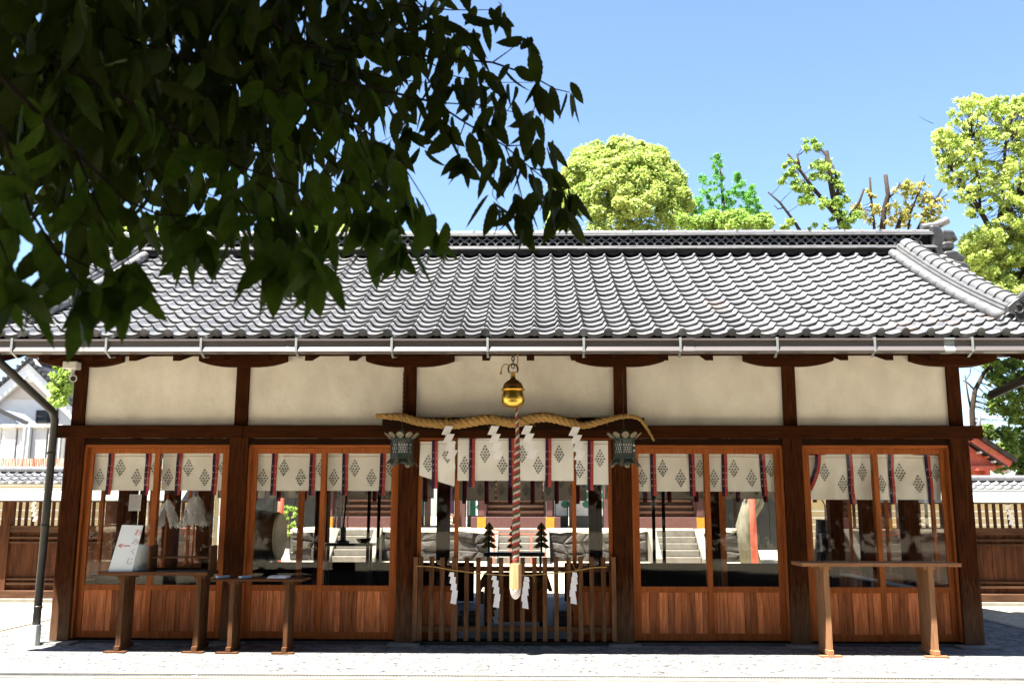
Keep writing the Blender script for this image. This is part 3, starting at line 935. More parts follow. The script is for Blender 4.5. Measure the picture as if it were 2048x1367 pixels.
for i in (0, 1, 3, 4):
    a, b = PX[i] + .116, PX[i + 1] - .116
    mid = (a + b) / 2
    for s in (0, 1):
        x0, x1 = (a + .06, mid - .005) if s == 0 else (mid + .02, b - .06)
        zt, zb = (2.243, 1.785) if i != 4 else (2.235, 1.69)
        rb, mo = STD
        if i == 4 and s == 0: rb, mo = [.67], [(.30, 'h'), (.56, 'l'), (.86, 'h')]
        c = noren(x0, x1, zt, zb, .185, rb, mo, lab[k], 'printed curtains along the front doors', amp=.010 if i != 4 else .022)
        if i == 4 and s == 0:
            rbn = MB()
            for half, m in ((0, 0), (1, 1)):
                pv = []
                for j in range(13):
                    f = j / 12
                    cx = x0 + .17 - .155 * f ** 1.9
                    z = zt - .50 * f * .93
                    tx = -.155 * 1.9 * f ** .9 / .47
                    wv = Vector((1, 0, tx)).normalized() * .036
                    p0 = Vector((cx, .158 - .01 * math.sin(f * 3), z)) + wv * (half - 1)
                    pv += [p0, p0 + wv]
                rbn.add(pv, [(2 * j, 2 * j + 1, 2 * j + 3, 2 * j + 2) for j in range(12)], m)
            rbn.build('ribbon', [purple, red], c)
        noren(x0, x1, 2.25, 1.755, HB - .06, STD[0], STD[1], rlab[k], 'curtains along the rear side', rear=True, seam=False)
        k += 1
noren(-.69, .71, 2.437, 1.905, .02, [.125, .465, .785], [(.06, 'l'), (.235, 'h'), (.385, 'l'), (.555, 'h'), (.695, 'l'), (.875, 'h')],
      'wide white printed curtain across the open entrance behind the bell rope', 'printed curtains at the entrance', amp=.012, tail=.075)
noren(-1.15, -.725, 2.385, 1.965, .035, [.42], [(.24, 'l'), (.78, 'h')], 'narrow slanting white curtain beside the left lantern', 'printed curtains at the entrance', amp=.02, slant=.13, tail=.10)
noren(.745, 1.13, 2.385, 1.86, .035, [.45], [(.10, 'l'), (.74, 'h')], 'narrow white curtain beside the right lantern', 'printed curtains at the entrance', amp=.016, tail=.07)
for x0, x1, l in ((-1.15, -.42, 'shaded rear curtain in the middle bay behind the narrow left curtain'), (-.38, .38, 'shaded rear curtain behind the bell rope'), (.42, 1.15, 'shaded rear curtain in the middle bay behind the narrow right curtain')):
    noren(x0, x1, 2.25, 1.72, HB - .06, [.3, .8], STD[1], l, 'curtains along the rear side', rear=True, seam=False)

# ================================================================ hanging lanterns
def lantern(x, Y, zt, label, crest=False):
    t = thing('hanging_lantern', label, 'lantern', (x, Y, zt), 'bronze lanterns beside the entrance')
    n, r = 6, .125
    h0, h1 = zt - .265, zt - .055                     # body bottom and top
    off = .25
    P = lambda rad, z, j: (x + rad * math.cos(2 * math.pi * j / n + off), Y + rad * math.sin(2 * math.pi * j / n + off), z)
    b = MB(); b.lathe([(.0, h0), (.108, h0), (.104, h1), (0, h1)], (x, Y, 0), 6); b.build('paper_lining', paper, t)
    # frame bars and rails
    fr = MB()
    for j in range(n):
        fr.bar(P(r, h0, j), P(r - .003, h1, j), .012, .012)
        for z, hh in ((h0, .022), (h0 + .05, .010), (h1 - .05, .008), (h1, .014)):
            fr.bar(P(r, z, j), P(r, z, j + 1), .010, hh)
    fr.build('lantern_frame', bronze, t)
    for j in range(n):
        a, bb = Vector(P(r - .004, 0, j)), Vector(P(r - .004, 0, j + 1))
        g = MB()
        def q(u, z): 
            p = a.lerp(bb, u); return Vector((p.x, p.y, z))
        for zlo, zhi in ((h0 + .05, h1 - .05), (h1 - .05, h1)):
            m_ = 4
            for i in range(m_ + 1):
                u = i / m_
                g.bar(q(u, zlo), q(min(1, u + .30), zhi), .0045, .0045)
                g.bar(q(u, zhi), q(min(1, u + .30), zlo), .0045, .0045)
            for w in range(1, 4):
                z = zlo + (zhi - zlo) * w / 4
                g.bar(q(0, z), q(1, z), .004, .0045)
        g.add([q(0, h0), q(1, h0), q(1, h0 + .05), q(0, h0 + .05)], [(0, 1, 2, 3)])
        g.build('pierced_panel', bronze, t)
    # roof, petals, finial
    rf = MB()
    rf.lathe([(.145, h1), (.150, h1 + .010), (.10, h1 + .045), (.045, h1 + .075), (.03, h1 + .085)], (x, Y, 0), 6)
    rf.lathe([(.0, h1 + .08), (.03, h1 + .085), (.035, h1 + .10), (.022, h1 + .122), (.0, h1 + .13)], (x, Y, 0), 10)
    rf.build('lantern_roof', bronze, t)
    for j in range(10):
        a = 2 * math.pi * j / 10 + .31
        d = Vector((math.cos(a), math.sin(a), 0)); s_ = Vector((-math.sin(a), math.cos(a), 0)); u = Vector((0, 0, 1))
        pv = []
        for f, w in ((0, .020), (.3, .040), (.6, .044), (.85, .030), (1, .008)):
            c = Vector((x, Y, h1 + .012)) + d * (.130 + .072 * f) + u * (.064 * f ** 1.2)
            pv += [c - s_ * w + u * .004, c + d * .006 - u * .004, c + s_ * w + u * .004]
        MB().add(pv, [(3 * i + k_, 3 * i + k_ + 1, 3 * i + k_ + 4, 3 * i + k_ + 3) for i in range(4) for k_ in (0, 1)]).build('petal', tarn, t, smooth=True)
    # flared foot and its tongues
    ft = MB()
    ft.lathe([(.115, h0), (.150, h0 - .03), (.185, h0 - .088), (.178, h0 - .088), (.142, h0 - .028), (.10, h0 - .004)], (x, Y, 0), 6)
    # cut away between the feet is suggested by separate tongues
    for j in range(n):
        pass
    foot = MB()
    for j in range(n):
        a = Vector(P(.118, h0, j)); c = Vector(P(.118, h0, j + 1)); m1 = Vector(P(.19, h0 - .085, j)); m2 = Vector(P(.19, h0 - .085, j + 1))
        mid = (a + c) / 2 * .5 + (m1 + m2) / 2 * .5
        ap_ = [a.lerp(m1, v).lerp(c.lerp(m2, v), u) for u, v in ((1, 1), (.8, .78), (.62, .62), (.5, .58), (.38, .62), (.2, .78), (0, 1))]
        foot.add([a, c] + ap_, [(0, 1, 2, 3, 4, 5, 6, 7, 8)])
    foot.build('lantern_foot', bronze, t)
    for j in range(n):
        a = 2 * math.pi * j / n + off
        d = Vector((math.cos(a), math.sin(a), 0)); s_ = Vector((-math.sin(a), math.cos(a), 0))
        pv = []
        for f, w in ((0, .014), (.25, .027), (.5, .020), (.62, .030), (.85, .030), (1, .012)):
            c = Vector((x, Y, h0 - .004 - .10 * f)) + d * (.122 + .075 * f)
            pv += [c - s_ * w, c + d * .008, c + s_ * w]
        MB().add(pv, [(3 * i + k_, 3 * i + k_ + 1, 3 * i + k_ + 4, 3 * i + k_ + 3) for i in range(5) for k_ in (0, 1)]).build('foot_tongue', tarn, t, smooth=True)
    if crest:
        g = MB()
        for dx, dz in ((-.02, .03), (.02, .03), (-.02, -.03), (.02, -.03), (0, 0)):
            c = Vector(P(r * .885, (h0 + h1) / 2 + .005 + dz, -.94))
            g.obox((c.x + dx, c.y - .006, c.z), (.022, .004, .014), (0, .7 * (1 if dx > 0 else -1) * (1 if dz > 0 else -1), 0))
        g.build('door_crest', paper, t)
    ch = MB()
    ztop = 3.16
    z = h1 + .13
    kk = 0
    while z < ztop:
        ch.bar((x, Y, z), (x, Y, z + .030), .008 if kk % 2 else .003, .003 if kk % 2 else .008)
        z += .027; kk += 1
    ch.build('chain', iron, t)
    return t
p = at(804, 871, -.5); lantern(p.x, -.5, p.z + .01, 'green bronze lantern hanging over the post left of the entrance')
p = at(1248, 871, -.5); lantern(p.x, -.5, p.z + .01, 'green bronze lantern with pale door crest, hanging right of the entrance', True)

# ================================================================ straw rope with paper streamers
def rope(b, path, rad, turns, strands=3, mats=(0, 0, 0), n=6, step=90, sr=.56, so=.5):
    P = [Vector(p) for p in path]
    seg = [0]
    for i in range(1, len(P)): seg.append(seg[-1] + (P[i] - P[i - 1]).length)
    def smp(t):
        d = t * seg[-1]
        for i in range(1, len(P)):
            if d <= seg[i] or i == len(P) - 1:
                f = (d - seg[i - 1]) / max(1e-6, seg[i] - seg[i - 1])
                p0, p1, p2, p3 = P[max(0, i - 2)], P[i - 1], P[i], P[min(len(P) - 1, i + 1)]
                return .5 * ((2 * p1) + (p2 - p0) * f + (2 * p0 - 5 * p1 + 4 * p2 - p3) * f * f + (3 * p1 - p0 - 3 * p2 + p3) * f ** 3)
    def rad_at(t):
        x = t * (len(rad) - 1); i = min(int(x), len(rad) - 2)
        return rad[i] + (rad[i + 1] - rad[i]) * (x - i)
    for s in range(strands):
        pts, rs = [], []
        for k in range(step + 1):
            t = k / step
            c = smp(t)
            tg = (smp(min(1, t + .005)) - smp(max(0, t - .005))).normalized()
            ref = Vector((0, 1, 0)) if abs(tg.y) < .9 else Vector((1, 0, 0))
            u = tg.cross(ref).normalized(); w = tg.cross(u)
            a = 2 * math.pi * (s / strands + turns * t)
            r = rad_at(t)
            pts.append(c + (u * math.cos(a) + w * math.sin(a)) * r * so)
            rs.append(r * sr)
        b.tube(pts, rs, n, mats[s])
    return smp
pix = [(753, 831), (775, 832), (805, 834), (835, 842), (870, 846), (905, 848), (940, 843), (975, 838), (1005, 842), (1030, 845), (1065, 836), (1095, 834), (1130, 842), (1165, 850), (1200, 843), (1235, 834), (1260, 832), (1280, 838), (1293, 855), (1301, 868), (1308, 881)]
t = thing('sacred_straw_rope', 'thick twisted golden straw rope slung across the beam above the entrance', 'straw rope', tuple(at(1030, 842, -.17)))
b = MB()
rope(b, [at(x, y, -.17) for x, y in pix], [.026, .042, .052, .053, .056, .06, .062, .062, .06, .058, .06, .06, .057, .053, .047, .043, .036, .03, .024, .019, .012], 17, n=7, step=260)
b.build('rope_strand', straw, t, smooth=True)
b = MB()
rr = random.Random(3)
smp_px = lambda f: pix[min(len(pix) - 1, int(f * (len(pix) - 1)))]
for k in range(80):
    x, y = smp_px(rr.random() * .85)
    p = at(x + rr.uniform(-15, 15), y + rr.uniform(-4, 4), -.235)
    d = Vector((rr.uniform(-1, 1), rr.uniform(-.6, 0), rr.uniform(-.9, .8))) * rr.uniform(.02, .07)
    b.tube([p, p + d * .5 + Vector((0, 0, .004)), p + d], .0012, 3)
for k in range(26):
    p = at(764, 831 + rr.uniform(-5, 5), -.17 + rr.uniform(-.03, .03))
    b.tube([p, p + Vector((rr.uniform(-.09, -.03), rr.uniform(-.02, .02), rr.uniform(-.015, .012)))], .0028, 4)
for x in (895, 988, 1060, 1153):
    for a in range(3):
        p = at(x + rr.uniform(-3, 3), 842, -.25)
        b.tube([p + Vector((.015 * math.cos(q) * (1 + .4 * a), 0, .05 * math.sin(q) + .03)) for q in [i * .7 for i in range(8)]], .0018, 4)
        d = Vector((rr.uniform(-.06, .08), -.01, -rr.uniform(.05, .10)))
        b.tube([p, p + d * .5 + Vector((.01, 0, 0)), p + d], .0018, 4)
tag(b.build('straw_fray', straw, t), kind='stuff')

def shide(p, segs, w, h, label, group, lean=.3, mirror=1, mat=None, Y=None, yaw=0.0):
    """folded zigzag paper streamer hanging from p"""
    b = MB()
    x, y, z = p
    cx, cz = 0.0, 0.0
    for i in range(segs):
        sl_ = -lean * h * mirror
        poly = [(cx, cz), (cx + w * mirror, cz - .006), (cx + w * mirror + sl_, cz - h), (cx + sl_, cz - h + .012)]
        yo = -.005 * (i % 2) - .018 * math.sin(i * 1.1)
        vs = []
        for t_ in (0, .0016):
            for k_, (a, c) in enumerate(poly):
                dy = .012 * (k_ in (1, 2))
                vs.append((x + a * math.cos(yaw), y + yo + t_ - dy + a * math.sin(yaw), z + c))
        b.add(vs, [(0, 1, 2, 3), (7, 6, 5, 4), (0, 4, 5, 1), (1, 5, 6, 2), (2, 6, 7, 3), (3, 7, 4, 0)])
        cx += sl_ + w * mirror * .74
        cz -= h * .82
    o = b.build('paper_streamer', mat or paper, None, base=p)
    return tag(o, label, 'paper streamer', group)
GR = 'zigzag papers on the straw rope'
for px, py, m, l in ((891, 851, 1, 'white zigzag paper on the straw rope, beside the left lantern'), (983, 851, 1, 'white zigzag paper on the straw rope just left of the bell rope'),
                     (1050, 850, 1, 'white zigzag paper on the straw rope just right of the bell rope'), (1145, 853, 1, 'white zigzag paper on the straw rope, nearest the right lantern')):
    shide(tuple(at(px, py, -.26)), 4, .092, .115, l, GR, .42, 1)

# ================================================================ the bell and its rope
bp = at(1026, 775, -.9)
bx, by = bp.x, bp.y
zt, zb = at(1026, 755, -.9).z, at(1026, 816, -.9).z
t = thing('shrine_bell', 'round golden crotal bell hanging under the eave above the entrance', 'bell', (bx, by, zt))
zm = at(1026, 779, -.9).z
Hh = zm - zb
MB().lathe([(.0, zb), (.065, zb + .004), (.103, zb + .024), (.124, zb + .06), (.130, zb + .10), (.127, zb + .14), (.112, zm - .012)], (bx, by, 0), 32).build('bell_bowl', brass, t, smooth=True)
MB().lathe([(.108, zm - .014), (.128, zm - .010), (.134, zm), (.128, zm + .012), (.110, zm + .020)], (bx, by, 0), 32).build('bell_rim', brass, t, smooth=True)
MB().lathe([(.114, zm + .018), (.112, zm + .042), (.098, zm + .072), (.068, zm + .098), (.038, zm + .115), (.028, zm + .135), (.026, zm + .185), (.034, zm + .19), (.030, zm + .20), (0, zm + .20)], (bx, by, 0), 32).build('bell_cap', M('bell_cap_bronze', (.20, .10, .03), (.34, .19, .05), 8, rough=.42, metal=.8), t, smooth=True)
b = MB()
b.tube([(bx + .055 * math.cos(a), by, zm + .235 + .06 * math.sin(a)) for a in [-.7 + i * .42 for i in range(12)]], .010, 8)
b.build('hanging_ring', iron, t, smooth=True)
b = MB()
z = zm + .27
k = 0
while z < 3.31:
    pts = [(bx + (.016 * math.cos(a) if k % 2 == 0 else 0), by + (.016 * math.cos(a) if k % 2 else 0), z + .028 * math.sin(a)) for a in [i * .698 for i in range(10)]]
    b.tube(pts, .006, 5, caps=False)
    z += .042; k += 1
b.build('chain', iron, t)
b = MB()
b.tube([(bx - .03, by - .02, zm + .28), (bx - .10, by - .02, zm + .285), (bx - .125, by - .02, zm + .25), (bx - .135, by - .02, zm + .20)], [.008, .007, .007, .008], 6)
b.tube([(bx - .135, by - .02, zm + .205), (bx - .138, by - .02, zm + .175)], [.010, .018], 6)
b.tube([(bx + .04, by, zm + .24), (bx + .055, by, zm + .34), (bx + .05, by, 3.30)], .007, 6)
b.build('tied_cord', straw, t)

pr_ = [(1033, 815), (1034, 840), (1035, 880), (1034, 940), (1033, 1000), (1032, 1060), (1031, 1110), (1031, 1128)]
t = thing('bell_rope', 'thick red, white and olive twisted rope hanging from the golden bell', 'bell rope', tuple(at(1032, 970, -.9)))
b = MB()
rope(b, [at(x, y, -.9) for x, y in pr_], [.014, .020, .032, .038, .041, .043, .045, .038], 20, n=8, step=200, mats=(0, 1, 2))
b.build('rope_strand', [rope_r, rope_w, rope_g], t, smooth=True)
a, e = at(1031, 1126, -.9), at(1031.5, 1178, -.9)
hexa = MB().lathe([(0, a.z), (.066, a.z), (.066, e.z), (0, e.z)], (a.x, a.y, 0), 6)
hexa.build('wooden_grip', w_tube, t, bevel=.003)
bl = MB(); rb_ = .058
bl.lathe([(rb_, e.z + .005), (rb_, e.z - .02), (rb_ * .92, e.z - .05), (rb_ * .68, e.z - .08), (rb_ * .35, e.z - .098), (0, e.z - .104)], (a.x, a.y, 0), 20)
bo = bl.build('tassel_end', ball_m, t, smooth=True)
nb = MB()
for k in range(10):
    for s_ in (1, -1):
        pts = []
        for i in range(5):
            f = i / 4
            an = 2 * math.pi * k / 10 + s_ * f * .9
            r = (rb_ + .0015) * (1 - .18 * f * f)
            pts.append((a.x + r * math.cos(an), a.y + r * math.sin(an), e.z - .002 - .055 * f))
        nb.tube(pts, .0016, 4)
nb.build('net_cord', net_m, t)

# ================================================================ picket gate across the entrance
gate = thing('picket_gate', 'low brown picket gate closing the entrance under the bell', 'picket gate', (0, .0, .03))
xs = [823, 841, 863, 885, 909, 933, 956.5, 979.5, 1002.5, 1024, 1045, 1068.5, 1090, 1113, 1138, 1161, 1183.5, 1207, 1228]
rg = random.Random(5)
for i, px in enumerate(xs):
    x = at(px, 1200, -.02).x
    x = max(-1.165, min(1.165, x))
    w = .036 if px in (909, ) else .027
    th = rg.uniform(-.004, .004)
    z1 = at(px, 1113, -.02).z + rg.uniform(-.006, .006)
    b = MB()
    b.add([(x + sx * w + dx, -.05 + sy * .028, z) for z, dx in ((.06, 0), (z1, th)) for sx, sy in ((-1, -1), (1, -1), (1, 1), (-1, 1))], [(0, 3, 2, 1), (4, 5, 6, 7), (0, 1, 5, 4), (1, 2, 6, 5), (2, 3, 7, 6), (3, 0, 4, 7)])
    b.build('picket', w_pick, gate, bevel=.004)
z = at(1030, 1137, 0).z
box('gate_rail', (-1.165, 1.165, -.02, .028, z - .028, z + .028), w_pick, gate)
z = at(1030, 1257, 0).z
box('gate_rail', (-1.165, 1.165, -.02, .028, z - .03, z + .03), w_pick, gate)
sr = [(833, 1131), (866, 1132), (910, 1140), (960, 1146), (1005, 1149), (1030, 1150), (1065, 1149), (1110, 1145), (1150, 1141), (1185, 1134), (1214, 1133)]
t = thing('gate_rope', 'thin pale straw rope sagging across the picket gate', 'rope', tuple(at(1030, 1148, -.09)))
b = MB(); b.tube([at(x, y, -.09) for x, y in sr], .0075, 6)
b.tube([at(1152, 1140, -.10), at(1146, 1130, -.10), at(1139, 1119, -.10)], .003, 4)
b.tube([at(1152, 1140, -.10), at(1160, 1132, -.10), at(1158, 1138, -.10), at(1148, 1141, -.10)], .003, 4)
b.tube([at(1060, 1150, -.10), at(1068, 1153, -.10), at(1069, 1164, -.10)], .004, 4)
b.build('rope_strand', straw, t)
for px, py, m, s_, l in ((905, 1143, -1, 5, 'white zigzag paper on the gate rope, leftmost of the four'), (990, 1150, -1, 5, 'white zigzag paper on the gate rope left of the wooden rope grip'),
                         (1054, 1152, 1, 5, 'white zigzag paper on the gate rope right of the wooden rope grip'), (1150, 1143, 1, 5, 'white zigzag paper on the gate rope, rightmost of the four')):
    b = MB()
    p = at(px, py, -.11)
    cx, cz = -.03, 0
    vs = []
    for i in range(s_):
        h = .088 if i else .06
        dx = .018 * m
        poly = [(cx, cz), (cx + .05 + .012 * (i > 0), cz - .005), (cx + .055 + .008 * (i > 0) + dx * .4, cz - h), (cx - .010 + dx * .3, cz - h + .012)]
        for tt in (0,):
            q = [(p.x + a_, p.y - .006 * (i % 2) - (.012 if k_ in (1, 2) else 0), p.z + c_) for k_, (a_, c_) in enumerate(poly)]
            b.add(q + [(a_, b_ + .0016, c_) for a_, b_, c_ in q], [(0, 1, 2, 3), (7, 6, 5, 4), (0, 4, 5, 1), (1, 5, 6, 2), (2, 6, 7, 3), (3, 7, 4, 0)])
        cx += -m * .011 * (1 if i < 3 else -1)
        cz -= h * .86
    tag(b.build('paper_streamer', paper, None, base=p), l, 'paper streamer', 'zigzag papers on the gate rope')

# ================================================================ writing tables on the front
def table(x0, x1, yf, dep, zt, legs, label, tw, lw, light=False, th=.04):
    t = thing('writing_table', label, 'table', ((x0 + x1) / 2, yf + dep / 2, 0), 'narrow tables standing before the hall')
    box('tabletop', (x0, x1, yf, yf + dep, zt - th, zt), tw, t, bevel=.003)
    for lx, wl in legs:
        n = 4
        lg = MB()
        for k in range(n):
            y0 = yf + .03 + (dep - .07) * k / n
            lg.box(lx - wl / 2 + .006 * (k % 2), lx + wl / 2 - .006 * (k % 2), y0, y0 + (dep - .07) / n - .014, .075, zt - th - .001)
            lg.box(lx - wl / 2 + .018, lx + wl / 2 - .018, y0 + (dep - .07) / n - .014, y0 + (dep - .07) / n, .075, zt - th - .001, 1)
        o = lg.build('leg', [lw, w_dark], t)
        sf = MB(); sf.box(lx - wl / 2 - .004, lx + wl / 2 + .004, yf - .0, yf + dep - .0, .022, .075)
        sf.build('foot_block', lw, o, bevel=.005)
        sh = MB(); sh.box(lx - .13, lx + .11, yf - .035, yf + .045, .0065, .022)
        sh.build('levelling_board', tw, o)
        br = MB(); br.box(lx - wl / 2 - .035, lx + wl / 2 + .035, yf + .05, yf + dep - .05, zt - th - .035, zt - th - .001)
        br.build('brace', tw, o)
    return t
yA = -.74
xa0, xa1 = at(196, 1146, yA).x, at(414, 1152, yA).x
zA = at(300, 1143, yA).z
la, lb = at(236, 1220, yA).x + .0, at(392, 1220, yA).x
table(xa0, xa1, yA, .40, zA, [(la + .01, .056), (lb, .056)], 'brown writing table carrying the white box sign and a small rack', w_tbl, w_tleg)
yB = -.78
zB = at(510, 1157, yB).z
table(at(421, 1160, yB).x, at(606, 1160, yB).x, yB, .38, zB, [(at(460, 1220, yB).x + .0, .048), (at(571, 1220, yB).x, .048)], 'lower brown table with a white booklet, left of the entrance', w_tbl, w_tleg, th=.026)
yC = -.80
zC = at(1760, 1125, yC).z
table(at(1603, 1127, yC).x, at(1923, 1127, yC).x, yC, .42, zC, [(at(1658, 1220, yC).x - .0, .058), (at(1869, 1220, yC).x - .0, .058)], 'long pale new wood table before the rightmost glass doors', w_new, w_newz)

# the box sign on table A
ts = thing('box_sign', 'white slanted box sign with faded writing and red left arrow on the brown table', 'sign', tuple(at(245, 1143, yA + .06)))
y0 = yA + .05
B0, B1 = at(216, 1143, y0), at(263, 1145, y0)
zt_ = B0.z
top_y = y0 + .10
T0, T1 = at(244, 1049, top_y), at(286, 1050, top_y)
n_ = Vector((B1 - B0)).cross(T0 - B0).normalized()
sb = MB()
thv = Vector((0, .012, .0))
sb.add([B0, B1, T1, T0, B0 + thv, B1 + thv, T1 + thv, T0 + thv], [(0, 1, 2, 3), (7, 6, 5, 4), (0, 4, 5, 1), (1, 5, 6, 2), (2, 6, 7, 3), (3, 7, 4, 0)])
sb.build('sign_panel', signm, ts)
bx_ = MB()
q0, q1 = B0 + Vector((.02, .016, 0)), B1 + Vector((0, .016, 0))
hh = (T0.z - B0.z)
s1 = B1.lerp(T1, .60) + Vector((0, .016, 0)); s0 = B0.lerp(T0, .60) + Vector((.02, .016, 0))
bk0, bk1 = Vector((q0.x + .10, q0.y + .20, q0.z)), Vector((q1.x + .10, q1.y + .20, q1.z))
u1 = Vector((bk1.x, bk1.y, s1.z - .02)); u0 = Vector((bk0.x, bk0.y, s0.z - .02))
bx_.add([q0, q1, bk1, bk0, s0, s1, u1, u0], [(0, 1, 2, 3), (4, 5, 6, 7), (0, 1, 5, 4), (1, 2, 6, 5), (2, 3, 7, 6), (3, 0, 4, 7)])
bx_.build('sign_box', signm, ts, bevel=.01)
ex, ez = (B1 - B0), (T0 - B0)
nrm = ex.cross(ez).normalized()
if nrm.y > 0: nrm = -nrm
def onsign(u, v): return B0 + ex * u + ez * v + nrm * .003
ar = MB()
def stroke(pts, w, b):
    for (u0_, v0_), (u1_, v1_) in zip(pts, pts[1:]):
        p0, p1 = onsign(u0_, v0_), onsign(u1_, v1_)
        d = (p1 - p0).normalized(); s_ = d.cross(nrm) * w / 2
        b.add([p0 - s_, p1 - s_, p1 + s_, p0 + s_], [(0, 1, 2, 3)])
stroke([(.12, .56), (.62, .56)], .010, ar)
stroke([(.12, .56), (.26, .605)], .010, ar); stroke([(.12, .56), (.26, .515)], .010, ar)
ar.build('arrow_mark', redink, ts)
for i, ch in enumerate('おみくじ'):
    cu = bpy.data.curves.new('letter', 'FONT'); cu.body = ch; cu.size = 1
    tmp = bpy.data.objects.new('tmp', cu); COL.objects.link(tmp)
    bpy.context.view_layer.update()
    me = bpy.data.meshes.new_from_object(tmp.evaluated_get(bpy.context.evaluated_depsgraph_get()))
    bpy.data.objects.remove(tmp)
    xs_ = [v.co.x for v in me.vertices]; ys_ = [v.co.y for v in me.vertices]
    cx, cy = (min(xs_) + max(xs_)) / 2, (min(ys_) + max(ys_)) / 2
    for v in me.vertices:
        u_ = .80 + (v.co.x - cx) * .36; v_ = .86 - .205 * i + (v.co.y - cy) * .155
        v.co = onsign(u_, v_) - WL[ts.name]
    me.materials.append(redink if i == 0 else greyink)
    put('lettering', me, ts, WL[ts.name])
# small rack on the same table
t = thing('small_rack', 'low open wooden rack standing beside the white box sign', 'rack', tuple(at(355, 1141, yA + .2)))
L0, L1 = at(297, 1140, yA + .12), at(419, 1141, yA + .12)
zt_ = zA + .001
hr = at(300, 1090, yA + .12).z - zA
for x in (L0.x, L1.x):
    MB().prism([(yA + .10, zt_), (yA + .34, zt_), (yA + .34, zt_ + hr), (yA + .20, zt_ + hr), (yA + .10, zt_ + hr - .02)], 'X', x - .009, x + .009).build('side_board', w_tbl, t)
zs = at(350, 1114, yA + .12).z
box('shelf', (L0.x + .0095, L1.x - .0095, yA + .12, yA + .33, zs - .008, zs + .008), w_tbl, t)
box('back_rail', (L0.x + .0095, L1.x - .0095, yA + .32, yA + .335, zt_ + .005, zt_ + .03), w_tbl, t)
box('black_tray', (-5.05, -4.9, .0, .0, 0, 0), black) if False else None
t = thing('black_mat', 'black felt mat lying on the brown table behind the rack', 'mat', (xa1 - .2, yA + .25, zA))
box('mat_sheet', (xa0 + .10, xa1 - .02, yA + .06, yA + .39, zA + .0005, zA + .0045), blackm, t)
t = None
# things on table B
for px, l in ((444, 'pale blue pen case lying at the left end of the lower table'), (489, 'pale blue pen case lying mid left on the lower table, left of the booklet')):
    p = at(px, 1158, yB + .10)
    b = MB(); b.obox((p.x, yB + .12, zB + .014), (.045, .17, .026), (0, 0, -.5))
    tag(b.build('pen_case', bluep, None, base=(p.x, yB + .12, zB), bevel=.004), l, 'pen case', 'pen cases on the lower table')
p = at(555, 1156, yB + .1)
t = thing('booklet', 'white booklet lying on the lower table', 'booklet', (p.x, yB + .13, zB))
for k in range(3):
    b = MB(); b.obox((p.x + .006 * k, yB + .14 + .004 * k, zB + .006 + .009 * k), (.21, .16, .008), (0, 0, -.12 + .04 * k))
    b.build('page_block' if k < 2 else 'cover', paper if k < 2 else paper_g, t)

# camera on the corner post
p = at(150, 757, -.10)
t = thing('security_camera', 'pale security camera on the left corner post below the bracket', 'camera', tuple(p))
q = at(145, 731, -.08)
box('mount_box', (q.x - .085, q.x + .085, -.16, -.02, q.z - .045, q.z + .045), camw, t, bevel=.008)
MB().tube([(q.x + .01, -.09, q.z - .045), (q.x + .02, -.10, p.z + .03)], .022, 10).build('stalk', camw, t)
b = MB(); b.tube([(p.x - .06, -.03, p.z + .025), (p.x + .035, -.22, p.z - .015)], .045, 16); b.build('camera_body', camw, t)
d = Vector((.095, -.19, -.04)).normalized()
c = Vector((p.x + .035, -.22, p.z - .015))
MB().tube([c + d * .001, c + d * .004], .031, 16).build('lens', black, t)

# ================================================================ inside the hall
# big drum on its stand
c = at(512, 1072, 2.6)
t = thing('taiko_drum', 'big dark barrel drum with pale skin inside the left glass doors', 'drum', (c.x, 2.6, .04))
al = .02
RM = Matrix.Rotation(-al, 4, 'Z')
def drot(b):
    b.v = [tuple(Vector((c.x, 2.6, c.z)) + RM @ (Vector(v) - Vector((c.x, 2.6, c.z)))) for v in b.v]
    return b
b = MB(); b.lathe([(.33, -.36), (.355, -.25), (.385, -.1), (.39, 0), (.385, .1), (.355, .25), (.33, .36)], (c.x, 2.6, c.z), 32, 'X'); drot(b).build('drum_barrel', drumw, t, smooth=True)
for s_ in (-1, 1):
    b = MB(); b.lathe([(.335, .33 * s_), (.34, .362 * s_), (.32, .372 * s_), (0, .374 * s_)], (c.x, 2.6, c.z), 32, 'X'); drot(b).build('drum_skin', skin, t)
    b = MB()
    for k in range(30):
        a = 2 * math.pi * k / 30
        b.obox((c.x + .32 * s_, 2.6 + .347 * math.cos(a), c.z + .347 * math.sin(a)), (.018, .018, .018), (0, 0, 0))
    drot(b).build('drum_nails', iron, t)
b = MB(); b.prism([(c.x - .05, c.z), (c.x, c.z - .07), (c.x + .05, c.z), (c.x, c.z + .07)], 'Y', 2.6 - .405, 2.6 - .385); drot(b).build('ring_plate', iron, t)
b = MB()
for dx in (-.22, .22):
    b.box(c.x + dx - .03, c.x + dx + .03, 2.25, 2.95, .08, .14)
    for dy in (-.27, .27): b.box(c.x + dx - .03, c.x + dx + .03, 2.6 + dy - .03, 2.6 + dy + .03, .04, c.z - .24)
b.box(c.x - .3, c.x + .3, 2.30, 2.36, .30, .36); b.box(c.x - .3, c.x + .3, 2.84, 2.90, .30, .36)
b.build('drum_stand', w_dark, t)
